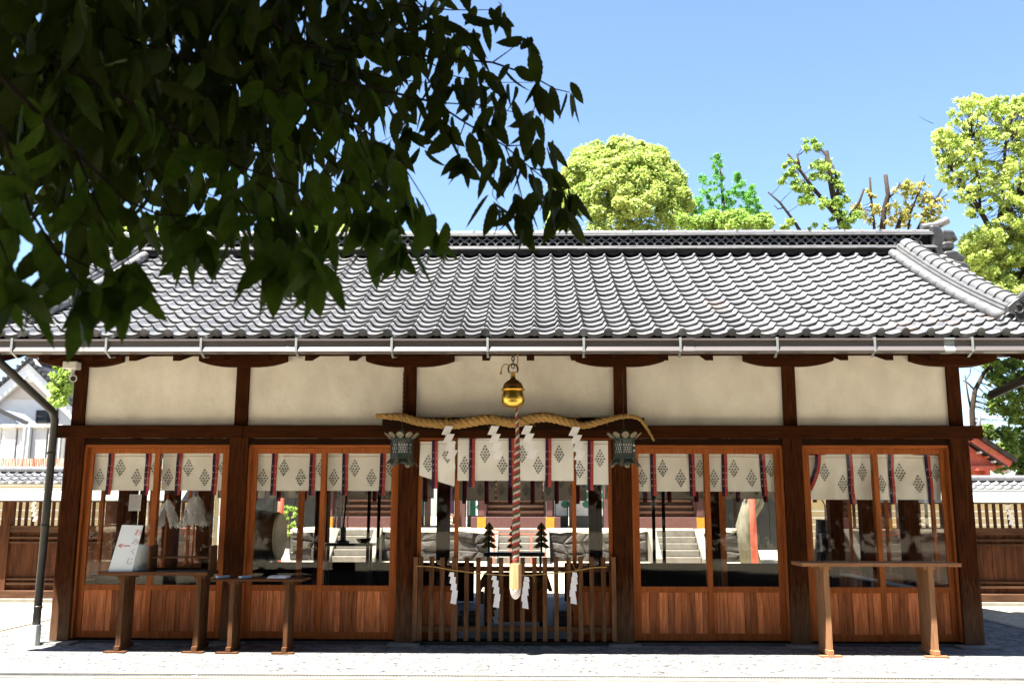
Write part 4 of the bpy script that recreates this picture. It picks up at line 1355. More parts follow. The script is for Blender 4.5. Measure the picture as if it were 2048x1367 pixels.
# branch stand on a low black table, behind the left door beside the entrance
def stand_table(px0, px1, py, Y, label, mat=black, th=.04, dep=.36):
    p0, p1 = at(px0, py, Y), at(px1, py, Y)
    t = thing('offering_table', label, 'table', ((p0.x + p1.x) / 2, Y + dep / 2, .035))
    b = MB().box(p0.x, p1.x, Y, Y + dep, p0.z - th, p0.z); b.build('tabletop', mat, t, bevel=.004)
    for x in (p0.x + .07, p1.x - .07):
        for y in (Y + .05, Y + dep - .05):
            box('leg', (x - .018, x + .018, y - .018, y + .018, .035, p0.z - th), mat, t)
    return p0.z
zt_ = stand_table(640, 745, 1086, 3.2, 'small black table with a dark branch vase, seen through the door left of the entrance')
p = at(685, 1085, 3.35)
t = thing('branch_vase', 'dark vase holding a tall dry branch with grey paper strips on the small black table', 'vase', (p.x, 3.38, zt_))
MB().lathe([(.0, zt_), (.10, zt_), (.10, zt_ + .03), (.045, zt_ + .05), (.045, zt_ + .24), (.0, zt_ + .24)], (p.x, 3.38, 0), 12).build('vase_body', black, t)
MB().tube([(p.x, 3.38, zt_ + .2), (p.x + .02, 3.38, zt_ + .5), (p.x + .03, 3.38, zt_ + .95)], .012, 6).build('branch_stem', w_dark, t)
b = MB()
for k in range(14):
    a = rr.uniform(0, 6); r = rr.uniform(.02, .09)
    b.add([(p.x - .04 + r * math.cos(a), 3.38 + r * math.sin(a), zt_ + .85), (p.x - .03 + r * math.cos(a), 3.38 + r * math.sin(a), zt_ + .85), (p.x - .05 + 1.4 * r * math.cos(a), 3.38 + 1.3 * r * math.sin(a), zt_ + .22), (p.x - .07 + 1.4 * r * math.cos(a), 3.38 + 1.3 * r * math.sin(a), zt_ + .24)], [(0, 1, 2, 3)])
tag(b.build('hanging_strips', paper_g, t), kind='stuff')
b = MB()
for k in range(40):
    q = Vector((p.x + .03 + rr.uniform(-.12, .12), 3.38 + rr.uniform(-.1, .1), zt_ + .85 + rr.uniform(-.1, .25)))
    d = Vector((rr.uniform(-1, 1), rr.uniform(-1, 1), rr.uniform(-1, 1))).normalized() * .05; e = d.orthogonal().normalized() * .02
    b.add([q - d, q + e, q + d, q - e], [(0, 1, 2, 3)])
tag(b.build('branch_leaves', lf_near, t), kind='stuff')
p = at(725, 1080, 3.3)
t = thing('offering_bowl', 'shallow dark offering bowl beside the branch vase', 'bowl', (p.x, 3.38, zt_))
MB().lathe([(.05, zt_), (.09, zt_ + .02), (.12, zt_ + .07), (.11, zt_ + .07), (.0, zt_ + .03)], (p.x, 3.38, 0), 14).build('bowl_body', w_dark, t)
# banners' poles: two thin dark stands to the right and two to the left
for px, Y, l in ((1307, 3.6, 'thin dark pole stand inside, left one of the pair right of the entrance'), (1327, 3.6, 'thin dark pole stand inside, right one of the pair right of the entrance'),
                 (736, 3.9, 'thin dark pole inside, left one of the pair left of the entrance'), (756, 3.9, 'thin brown pole inside, right one of the pair left of the entrance')):
    p = at(px, 1060, Y)
    t = thing('pole_stand', l, 'pole', (p.x, Y, .035), 'thin poles standing inside the hall')
    MB().tube([(p.x, Y, .06), (p.x + .01, Y, 2.3)], .026, 8).build('pole_shaft', w_dark, t)
    MB().lathe([(.0, .036), (.16, .036), (.15, .06), (.03, .075), (0, .075)], (p.x, Y, 0), 14).build('pole_foot', w_dark, t)
# gold paper wands on a long black stand
zg = stand_table(967, 1090, 1104, 3.4, 'long black stand carrying the three zigzag gold wands behind the bell rope', th=.06, dep=.25)
for px, l in ((978, 'dark gold zigzag wand, left of the bell rope'), (1029, 'dark gold zigzag wand half hidden by the bell rope'), (1083, 'dark gold zigzag wand, right of the bell rope')):
    p0, p1 = at(px, 1100, 3.5), at(px, 1044, 3.5)
    t = thing('gold_wand', l, 'ritual wand', (p0.x, 3.5, zg), 'gold wands on the black stand')
    MB().tube([(p0.x, 3.5, zg), (p0.x, 3.5, p1.z)], .016, 6).build('wand_stem', w_dark, t)
    for s_ in (-1, 1):
        b = MB()
        z = p1.z - .02
        for k in range(4):
            w = .050 + .017 * k
            h = .10
            poly = [(p0.x + s_ * .010, z), (p0.x + s_ * (.030 + .004 * k), z - .002), (p0.x + s_ * (w + .028), z - h * .78), (p0.x + s_ * (w - .03), z - h), (p0.x + s_ * .010, z - h * .75)]
            b.prism(poly, 'Y', 3.485 - .006 * k, 3.489 - .006 * k)
            z -= h * .92
        b.build('zigzag_plate', dgold, t)
# offering box behind the gate
a, e = at(962, 1150, 1.3), at(1098, 1150, 1.3)
zt_ = a.z
t = thing('offering_box', 'brown wooden offering box with flared lid behind the picket gate', 'offering box', ((a.x + e.x) / 2, 1.6, .035))
box('box_body', (a.x + .04, e.x - .04, 1.34, 1.9, .12, zt_ - .16), w_doorx, t, bevel=.005)
MB().prism([(a.x - .05, zt_ - .20), (a.x + .01, zt_ - .02), (e.x - .01, zt_ - .02), (e.x + .05, zt_ - .20), (e.x - .0, zt_ - .20), (e.x - .03, zt_ - .15), (a.x + .03, zt_ - .15), (a.x, zt_ - .20)], 'Y', 1.28, 1.96).build('box_lid', w_pick, t)
for k in range(7):
    y = 1.32 + k * .09
    box('lid_bar', (a.x + .03, e.x - .03, y, y + .035, zt_ - .019, zt_ + .01), w_dark, t)
box('corner_cloth', (a.x - .02, a.x + .038, 1.30, 1.338, .35, zt_ - .2), black, t)
box('box_leg', (a.x + .05, a.x + .13, 1.36, 1.44, .035, .12), w_dark, t); box('box_leg', (e.x - .13, e.x - .05, 1.36, 1.44, .035, .12), w_dark, t)
shide((at(1006, 1212, 1.25).x - .05, 1.26, at(1006, 1205, 1.25).z), 3, .06, .10, 'white zigzag paper on the front of the offering box', 'papers on the offering box', .3, -1)
# grey step trays flanking the box
for px0, px1, l in ((915, 955, 'grey slatted step between the gate and the left of the offering box'), (1108, 1152, 'grey slatted step right of the offering box')):
    a, e = at(px0, 1200, 1.7), at(px1, 1200, 1.7)
    t = thing('grey_step', l, 'step', ((a.x + e.x) / 2, 1.8, .035), 'grey steps behind the gate')
    for k in range(3):
        box('step_riser', (a.x, e.x, 1.7 + .16 * k, 1.7 + .16 * (k + 1) - .004, .036, .10 + .045 * k), dim_step, t)

# paper wands on stands, behind the left doors
for px, py0, py1, w, l in ((335, 998, 1048, 26, 'white paper-strip purification wand, parted in two, behind the left doors'), (392, 988, 1044, 24, 'full white paper-strip purification wand right of the parted one')):
    Y = .75
    p, q = at(px, py0, Y), at(px, py1, Y)
    t = thing('paper_wand', l, 'paper wand', (p.x, Y, .035), 'paper wands behind the left doors')
    MB().tube([(p.x, Y, .05), (p.x, Y, p.z + .06)], .014, 6).build('wand_pole', w_doorz, t)
    MB().box(p.x - .12, p.x + .12, Y - .12, Y + .12, .036, .09).build('wand_base', w_tbl, t)
    b = MB()
    R_ = w / 1900 * 12.1
    for k in range(420):
        a = rr.uniform(0, 2 * math.pi); f0 = rr.random() ** .8 * .86
        if px == 335 and .75 < a % math.pi * 1 < 2.3 and f0 > .15 and abs(math.cos(a)) < .45: continue
        ln = rr.uniform(.05, .10)
        z0 = p.z - f0 * (p.z - q.z)
        r0 = R_ * (.12 + .8 * f0 * rr.uniform(.8, 1.1)); r1 = r0 + rr.uniform(.015, .07)
        wv = .0085
        d = Vector((math.cos(a), math.sin(a), 0)); s_ = Vector((-math.sin(a), math.cos(a), 0))
        c0 = Vector((p.x, Y, z0)) + d * r0; c1 = Vector((p.x, Y, z0 - ln)) + d * r1
        b.add([c0 - s_ * wv, c0 + s_ * wv, c1 + s_ * wv * 1.2, c1 - s_ * wv * 1.2], [(0, 1, 2, 3)])
        c2 = c1 + d * .012 + Vector((0, 0, -.03)) + s_ * .010
        b.add([c1 - s_ * wv, c1 + s_ * wv, c2 + s_ * wv, c2 - s_ * wv], [(0, 1, 2, 3)])
    tag(b.build('paper_strips', wand_p, t), kind='stuff')
# notice sheet stuck on the inner post
p0, p1 = at(259, 988, .6), at(281, 1021, .6)
t = thing('notice_sheet', 'grey printed notice sheet behind the first glass door', 'notice', ((p0.x + p1.x) / 2, .6, (p0.z + p1.z) / 2))
box('sheet', (p0.x, p1.x, .6, .603, p1.z, p0.z), paper_g, t)
b = MB()
for k in range(7):
    z = p0.z - .03 - k * .022
    b.box(p0.x + .012, p1.x - .012 - .02 * (k % 3), .5985, .5995, z, z + .006)
b.build('text_lines', greyink, t)
box('inner_post', (at(285, 1000, .65).x - .035, at(285, 1000, .65).x + .035, .64, .71, .04, 2.4), w_post, hall)
# dark counter inside the left doors
t = thing('dark_counter', 'low black counter along the inside of the left doors', 'counter', (-4.2, .6, .035))
box('counter_top', (-5.2, -3.6, .30, .85, .74, .775), black, t)
box('counter_front', (-5.15, -3.65, .34, .36, .04, .74), black, t)
# stacked folding benches behind the right doors
t = thing('folding_bench', 'grey folded bench with bent tube legs leaning inside the rightmost doors', 'bench', tuple(at(1760, 1160, .8)))
a, e = at(1690, 1148, .7), at(1835, 1176, .8)
b = MB(); b.bar(a, e, .30, .035); b.build('seat', paper_g, t)
for f in (.10, .42):
    p = a.lerp(e, f)
    b = MB(); b.tube([p + Vector((0, -.12, -.02)), p + Vector((0, -.13, -.20)), p + Vector((.03, -.12, -.26))], .012, 6); 
    b.tube([p + Vector((.20, -.12, -.05)), p + Vector((.20, -.13, -.22)), p + Vector((.20, -.12, -.28))], .012, 6)
    b.tube([p + Vector((0, -.12, -.02)), p + Vector((.20, -.12, -.05))], .012, 6)
    b.build('leg', galv, t)
# black loudspeaker-like box on a stem, seen through the rightmost bay
p0, p1 = at(1643, 1066, 6.2), at(1668, 1103, 6.2)
t = thing('speaker_box', 'black box on a stone post beyond the rightmost bay', 'box', (p0.x + .1, 6.3, 0))
box('box_case', (p0.x, p0.x + .30, 6.2, 6.42, p1.z, p0.z), blackm, t, bevel=.01)
MB().tube([(p0.x + .12, 6.45, 0), (p0.x + .05, 6.45, .5), (p0.x + .1, 6.45, 1.4)], [.16, .13, .11], 9).build('post_stem', stone, t)
# ================================================================ wooden lattice fences left and right of the hall
def fence(s, label):
    x0, x1 = (5.50, 13.2)
    X = lambda x: s * x
    def bx(n, a, b, y0, y1, z0, z1, m, par, bev=0):
        return box(n, (min(X(a), X(b)), max(X(a), X(b)), y0, y1, z0, z1), m, par, bevel=bev)
    t = thing('lattice_fence', label, 'fence', (X(9), 5.0, 0), 'lattice fences beside the hall')
    posts = [x0, x0 + 2.0, x0 + 4.0, x0 + 6.0, x1] if s > 0 else [x0, x0 + 1.55, x0 + 3.35, x0 + 5.3, x1]
    for x in posts: bx('post', x - .08, x + .08, 4.95, 5.11, .13, 1.76, w_fence, t)
    bx('base_beam', x0, x1, 4.93, 5.13, .07, .20, w_fencex, t, .01)
    bx('base_stone', x0, x1, 4.90, 5.16, -.05, .07, stone_b, t, .01)
    for a, b in zip(posts, posts[1:]):
        a, b = a + .081, b - .081
        for z0, z1 in ((1.165, 1.28), (1.06, 1.095), (.98, 1.012), (.37, .40), (.29, .33)): bx('rail', a, b, 4.965, 5.06, z0, z1, w_fencex, t)
        bx('rail', a, b, 4.97, 5.08, 1.68, 1.75, w_fencex, t)
        n = int((b - a) / .115)
        for k in range(1, n):
            x = a + (b - a) * k / n
            bx('lattice_bar', x - .021, x + .021, 5.0, 5.04, 1.281, 1.679, w_fence, t)
        n = max(1, round((b - a) / .2))
        for k in range(n):
            bx('board', a + (b - a) * k / n + .0015, a + (b - a) * (k + 1) / n - .0015, 5.02 + random.uniform(0, .006), 5.05, .201, 1.164, w_fence, t)
    # green sheet metal cover on top
    n = 5
    for k in range(n):
        a, b = x0 + (x1 + .1 - x0) * k / n, x0 + (x1 + .1 - x0) * (k + 1) / n
        MB().prism([(4.62, 1.70), (4.62, 1.722), (5.03, 1.90), (5.44, 1.722), (5.44, 1.70), (5.03, 1.875)], 'X', min(X(a), X(b)) + .002, max(X(a), X(b)) - .002).build('sheet_cover', copper, t)
    bx('ridge_batten', x0, x1 + .1, 4.98, 5.08, 1.895, 1.925, copper, t)
    return t
fence(-1, 'brown lattice fence with green metal cover, left of the hall beyond the downpipe')
fence(1, 'brown lattice fence with green metal cover, right of the hall')
GP = 'folded papers hung on the lattice fences'
for px, py, l in ((66, 1002, 'small folded paper hung on the left fence lattice beside the downpipe'), (246, 1002, 'small folded paper on the left fence, seen through the first glass door'),
                  (1742, 1008, 'small folded paper on the right fence, seen left of the rightmost door'), (1822, 1010, 'small folded paper on the right fence, seen through the rightmost door'), (2012, 1008, 'small folded paper on the right fence near the picture edge')):
    shide(tuple(at(px, py, 4.93)), 4, .07, .10, l, GP, .35, 1)

# ================================================================ plastered walls with tiled copings
def earth_wall(x0, x1, Y, zt, label, capm):
    t = thing('earth_wall', label, 'wall', ((x0 + x1) / 2, Y, 0), 'cream plastered walls around the precinct')
    box('wall_body', (x0, x1, Y, Y + .4, .45, zt - .02), cream, t)
    box('wall_footing', (x0, x1, Y - .05, Y + .45, -.05, .45), stone, t)
    for k in range(5):
        z = .75 + (zt - .55 - .75) * k / 4
        box('wall_line', (x0, x1, Y - .006, Y + .1, z, z + .035), white, t)
    box('eave_board', (x0, x1, Y - .50, Y + .9, zt - .07, zt - .021), white, t)
    d = Vector((0, math.cos(.5), math.sin(.5))); nr = Vector((0, -math.sin(.5), math.cos(.5)))
    n = int((x1 - x0) / PIT)
    for r in range(3):
        p = Vector((0, Y - .56, zt - .02)) + d * (.24 * r)
        for c in range(n):
            o = put('eave_tile' if r == 0 else 'coping_tile', te if r == 0 else tm, t)
            o.location = Vector((x0 + PIT * (c + .1), p.y, p.z)) - WL[t.name]
            o.rotation_euler = (.5, 0, 0)
    zr = zt - .02 + d.z * .74
    box('coping_core', (x0, x1, Y + .05, Y + .45, zt, zr + .10), tile_d, t)
    box('coping_course', (x0, x1, Y + .0, Y + .5, zr + .05, zr + .085), tile_l, t)
    me = MB().prism([(.12 * c_ + Y + .25, .11 * s_ + zr + .10) for c_, s_ in prf], 'X', -.125, .125).mesh('cap', tile_l)
    b2 = MB().prism([(.145 * c_ + Y + .25, .135 * s_ + zr + .09) for c_, s_ in prf], 'X', -.02, .02)
    for k in range(int((x1 - x0) / .26)):
        put('cap_tile', me, t, (x0 + .26 * (k + .5), 0, 0))
    return t
zwl = at(50, 966, 17.0).z
zwr = at(2010, 985, 17.0).z
earth_wall(-22, -9.4, 17.6, zwl, 'cream wall with grey tiled coping behind the left fence', tile_l)
earth_wall(8.3, 22, 17.6, zwr, 'cream wall with grey tiled coping behind the right fence', tile_l)

# ================================================================ stone platform with steps
PY = 18.8
plat = thing('stone_platform', 'raised terrace of rough grey stones carrying the red shrines', 'stone terrace', (0, PY + 4, 0))
zt_ = .965
xl, xr = -7.35, 7.15
box('terrace_core', (xl + .1, xr - .1, PY + .12, PY + 9, -.02, zt_ - .03), stone, plat)
tp = MB()
n = 60
vsA = []
for k in range(n + 1):
    x = xl + (xr - xl) * k / n
    dz = .02 * math.sin(x * 2.1) + .015 * math.sin(x * 5.3)
    vsA += [(x, PY - .06, zt_ - .085 + dz - .03 * ((k * 7) % 5 == 0)), (x, PY - .04, zt_ - .01), (x, PY + .25, zt_ + .02), (x, PY + 9, zt_ + .02)]
tp.add(vsA, [(4 * k + i, 4 * k + i + 1, 4 * k + i + 5, 4 * k + i + 4) for k in range(n) for i in range(3)])
tp.build('terrace_top', sand_m, plat)
stairs = [(-6.05, -4.45, 650, 780), (-1.05, .78, 985, 1080), (3.85, 5.55, 1290, 1400)]
def rocks(x0, x1):
    nc = max(1, round((x1 - x0) / .52)); nr_ = 3
    gx_ = [[(x0 + (x1 - x0) * (c / nc) + (random.uniform(-.14, .14) if 0 < c < nc else 0) + (.12 * (r % 2) if 0 < c < nc else 0),
             (zt_ - .06) * r / nr_ + (random.uniform(-.09, .09) if 0 < r < nr_ else 0)) for c in range(nc + 1)] for r in range(nr_ + 1)]
    for r in range(nr_):
        for c in range(nc):
            q = [gx_[r][c], gx_[r][c + 1], gx_[r + 1][c + 1], gx_[r + 1][c]]
            cx, cz = sum(p[0] for p in q) / 4, sum(p[1] for p in q) / 4
            ring = []
            for i in range(4):
                a, b = q[i], q[(i + 1) % 4]
                ring.append((a[0] * .97 + cx * .03 + random.uniform(-.015, .015), a[1] * .97 + cz * .03))
                ring.append(((a[0] + b[0]) / 2 * .985 + cx * .015 + random.uniform(-.02, .02), (a[1] + b[1]) / 2 * .985 + cz * .015 + random.uniform(-.02, .02)))
            dep = random.uniform(.03, .11)
            vs = [(x, PY + .10, z) for x, z in ring]
            vs += [(x, PY - random.uniform(0, .02), z) for x, z in ring]
            vs += [(x * .7 + cx * .3, PY - dep * random.uniform(.7, 1.1), z * .7 + cz * .3) for x, z in ring]
            vs += [(cx + random.uniform(-.05, .05), PY - dep * 1.15, cz)]
            fs = []
            for l in (0, 1):
                for i in range(8): fs.append((8 * l + i, 8 * l + (i + 1) % 8, 8 * (l + 1) + (i + 1) % 8, 8 * (l + 1) + i))
            fs += [(16 + i, 16 + (i + 1) % 8, 24) for i in range(8)]
            MB().add(vs, fs).build('stone', stone, plat)
xx = xl
for a, b, _, _ in stairs:
    rocks(xx, a - .02); xx = b + .02
rocks(xx, xr)
for a, b, _, _ in stairs:
    for k in range(5):
        z1 = (zt_ + .0) * (k + 1) / 5
        box('step', (a + .27, b - .27, PY - 1.25 + .27 * k, PY + .12, z1 - .19, z1), stone_p, plat, bevel=.015)
    for x0_, x1_ in ((a, a + .26), (b - .26, b)):
        MB().prism([(PY - 1.42, 0), (PY - 1.42, .16), (PY - .05, zt_ + .05), (PY + .2, zt_ + .05), (PY + .2, 0)], 'X', x0_, x1_).build('cheek_stone', stone_p, plat, bevel=.015)
    # light rail in front of the stairs
g_ = thing('stair_rail', 'thin orange rail with slim posts before the middle stone steps', 'railing', (-.13, PY - 1.6, 0))
zr = at(1030, 1067, PY - 1.6).z
b = MB()
for z in (zr, zr + .12): b.box(-.95, .70, PY - 1.62, PY - 1.58, z - .018, z + .018)
b.build('rail_bar', verm, g_)
for x in (-.88, -.42, .22, .64):
    box('rail_post', (x - .022, x + .022, PY - 1.62, PY - 1.58, 0, zr), verm, g_)

# ================================================================ red shrines on the terrace
def red_shrine(xa, xb, Y, label):
    t = thing('red_shrine', label, 'shrine', ((xa + xb) / 2, Y + 1, zt_ + .02), 'red shrines on the stone terrace')
    w = .30
    z0 = zt_ + .022
    z1 = at(1030, 1033, Y).z
    box('base_beam', (xa - .35, xb + .35, Y, Y + .3, z0, z1), verm_o, t, bevel=.01)
    for x in (xa, xb): box('gold_cap', (x - .145, x + .145, Y - .02, Y - .001, z0 + .005, z1 - .005), gold, t)
    box('stair_backing', (xa + .18, xb - .18, Y + 1.9, Y + 2.0, z1, 2.9), w_dark, t)
    n = 8
    for k in range(n):
        z = z1 + .02 + .19 * k
        box('stair_tread', (xa + .19, xb - .19, Y + .25 + .2 * k, Y + .5 + .2 * k, z + .10, z + .18), stairw, t, bevel=.008)
        box('stair_riser', (xa + .19, xb - .19, Y + .40 + .2 * k, Y + .44 + .2 * k, z - .09, z + .099), stairw, t)
    for x in (xa, xb):
        box('front_post', (x - .10 if x == xa else x - .12, x + .12 if x == xa else x + .10, Y + .06, Y + .28, z1 + .001, 4.2), verm_o, t, bevel=.02)
        box('stringer', ((x + .125, x + .18) if x == xa else (x - .18, x - .125)) + (Y + .2, Y + 2.0, z1 + .001, 2.2), verm_o, t)
    box('floor_beam', (xa - .5, xb + .5, Y + 2.0, Y + 3.8, 2.75, 2.95), verm_o, t)
    box('shrine_wall', (xa - .1, xb + .1, Y + 2.4, Y + 3.8, 2.95, 4.3), white, t)
    for x in (xa - .1, xb + .1): box('rear_post', (x - .1, x + .1, Y + 2.3, Y + 2.5, 1.0, 4.3), verm_o, t)
    box('lintel', (xa - .3, xb + .3, Y + .08, Y + .26, 4.2, 4.4), verm_o, t)
    MB().prism([(Y - .6, 4.3), (Y + 1.0, 4.75), (Y + 2.8, 5.9), (Y + 4.6, 4.6), (Y + 4.6, 4.45), (Y + 2.8, 5.7), (Y + 1.0, 4.6), (Y - .6, 4.2)], 'X', xa - .9, xb + .9).build('shrine_roof', w_dark, t)
    return t
SY = 20.6
for a, b, l in ((657, 797, 'red shrine with gold beam ends and wooden stair, left of the entrance'), (963, 1100, 'red shrine with gold beam ends straight behind the bell rope'), (1268, 1402, 'red shrine with gold beam ends and wooden stair, right of the entrance')):
    red_shrine(at(a, 1040, SY).x, at(b, 1040, SY).x, SY, l)
def screen(px0, px1, kind, label, Y=21.6):
    x0, x1 = at(px0, 1040, Y).x, at(px1, 1040, Y).x
    z0 = at(1030, 1034, Y).z; z1 = 2.6
    t = thing('painted_screen', label, 'painted screen', ((x0 + x1) / 2, Y, zt_ + .02), 'painted screens between the red shrines')
    box('screen_panel', (x0 + .04, x1 - .04, Y + .02, Y + .05, z0 + .06, z1), screen_m, t)
    for a, b in ((x0, x0 + .04), (x1 - .04, x1)): box('screen_stile', (a, b, Y, Y + .07, zt_ + .02, z1), black, t)
    box('screen_rail', (x0 + .04, x1 - .04, Y, Y + .07, z0, z0 + .06), black, t)
    box('screen_apron', (x0 + .041, x1 - .041, Y + .02, Y + .05, zt_ + .02, z0), dk_wall, t)
    b = MB()
    if kind == 'bamboo':
        xs = x0 + .20
        MB().box(xs - .10, xs + .08, Y + .005, Y + .018, z0 + .062, z1).build('painted_stalk', green_p, t)
        for z in [z0 + .35 + .48 * k for k in range(3)]:
            for a in (-.5, -.1, .25, .6):
                for s_ in (1, ):
                    c = Vector((xs + .08, Y + .012, z)); d = Vector((s_ * math.cos(a), 0, math.sin(a))) * .24; e = Vector((-d.z, 0, d.x)) * .12
                    b.add([c, c + d * .5 + e, c + d, c + d * .5 - e], [(0, 1, 2, 3)])
    else:
        for k in range(5):
            cx, cz = x1 - .1 - .05 * (k % 2), z0 + .45 + .30 * k
            b.add([(cx + .16 * math.cos(q * .7), Y + .012 - .001 * k, cz + .13 * math.sin(q * .7)) for q in range(9)], [tuple(range(9))])
    b.build('painted_leaves', green_p, t)
screen(905, 920, 'bamboo', 'narrow bamboo painted screen beside the purple cloth')
screen(934, 958, 'bamboo', 'white bamboo painted screen just left of the middle red shrine')
screen(1109, 1137, 'pine', 'white pine painted screen just right of the middle red shrine')
screen(1148, 1180, 'pine', 'pine painted screen behind the right entrance door')
screen(832, 848, 'bamboo', 'bamboo painted screen behind the left entrance door')
screen(1196, 1208, 'plain', 'narrow pale screen left of the right entrance post')
screen(1220, 1234, 'plain', 'narrow pale screen behind the right entrance post')
for px, l in ((926, 'dark red post left of the middle shrine'), (1144, 'dark red post right of the middle shrine'), (855, 'dusty red post behind the left entrance door'), (1214, 'dusty red post behind the right entrance door')):
    p = at(px, 1045, 21.4)
    t = thing('red_post', l, 'post', (p.x, 21.4, zt_ + .02), 'red posts between the shrines')
    box('post_shaft', (p.x - .10, p.x + .10, 21.3, 21.5, zt_ + .02, 3.4), verm_o, t, bevel=.02)
p = at(897, 1000, 21.0)
t = thing('purple_cloth', 'purple cloth hanging behind the left entrance stile', 'cloth', (p.x, 21, zt_))
b = MB()
for k in range(9):
    f = k / 8
    for j in range(5):
        b.v.append((p.x - .16 + .07 * j + .06 * f, 21 + .03 * math.sin(j * 2), 2.6 - 1.15 * f))
b.f = [(5 * k + j, 5 * k + j + 1, 5 * k + j + 6, 5 * k + j + 5) for k in range(8) for j in range(4)]; b.m = [0] * len(b.f)
b.build('cloth_sheet', purple, t)
t = thing('crossed_rail', 'low orange crossed railing on the terrace behind the left entrance stile', 'railing', (p.x, 21, zt_ + .02))
z0 = zt_ + .03
for z in (z0 + .05, z0 + .38): box('rail_bar', (p.x - .2, p.x + .25, 20.98, 21.03, z, z + .06), stairw, t)
MB().bar((p.x - .18, 21, z0 + .1), (p.x + .2, 21, z0 + .38), .04, .04).bar((p.x - .18, 21.05, z0 + .38), (p.x + .2, 21.05, z0 + .1), .04, .04).build('cross_bars', stairw, t)
# red poles in the courtyard
for px0, px1, py, Y, l in ((563, 557, 1112, 15.0, 'slim vermilion pole standing behind the drum'), (1503, 1510, 1119, 13.5, 'slim vermilion pole before the leaning tree trunk')):
    p = at(px1, py, Y); q = at(px0, 985, Y)
    t = thing('vermilion_pole', l, 'pole', (p.x, Y, 0), 'vermilion poles in the courtyard')
    d = (q - p)
    MB().tube([(p.x, Y, 0), (p.x + d.x * 3 / max(.1, d.z), Y, 3.0)], .085, 12).build('pole_shaft', verm, t, smooth=True)
    MB().lathe([(.0, 0), (.13, 0), (.13, .05), (.09, .06)], (p.x, Y, 0), 14).build('pole_foot', stone_b, t)
# dark boarded buildings behind the yard
def dark_hall(px0, px1, Y, label):
    x0, x1 = at(px0, 1040, Y).x, at(px1, 1040, Y).x
    t = thing('boarded_building', label, 'building', ((x0 + x1) / 2, Y, 0), 'dark boarded buildings behind the yard')
    n = max(3, round((x1 - x0) / .45))
    for k in range(n):
        box('wall_board', (x0 + (x1 - x0) * k / n + .004, x0 + (x1 - x0) * (k + 1) / n - .004, Y + .02 * (k % 2), Y + .1, .2, 4.2), dk_wall, t)
    box('wall_body', (x0, x1, Y + .1, Y + 4, .0, 4.2), dk_wall, t)
    MB().prism([(Y - 1.0, 4.2), (Y + 2, 5.6), (Y + 5, 4.2), (Y + 5, 4.05), (Y - 1.0, 4.05)], 'X', x0 - .6, x1 + .6).build('building_roof', tile_d, t)
dark_hall(480, 655, 28, 'dark boarded building beyond the terrace, seen over the drum')
dark_hall(1405, 1562, 28, 'dark boarded building behind the leaning tree trunk')

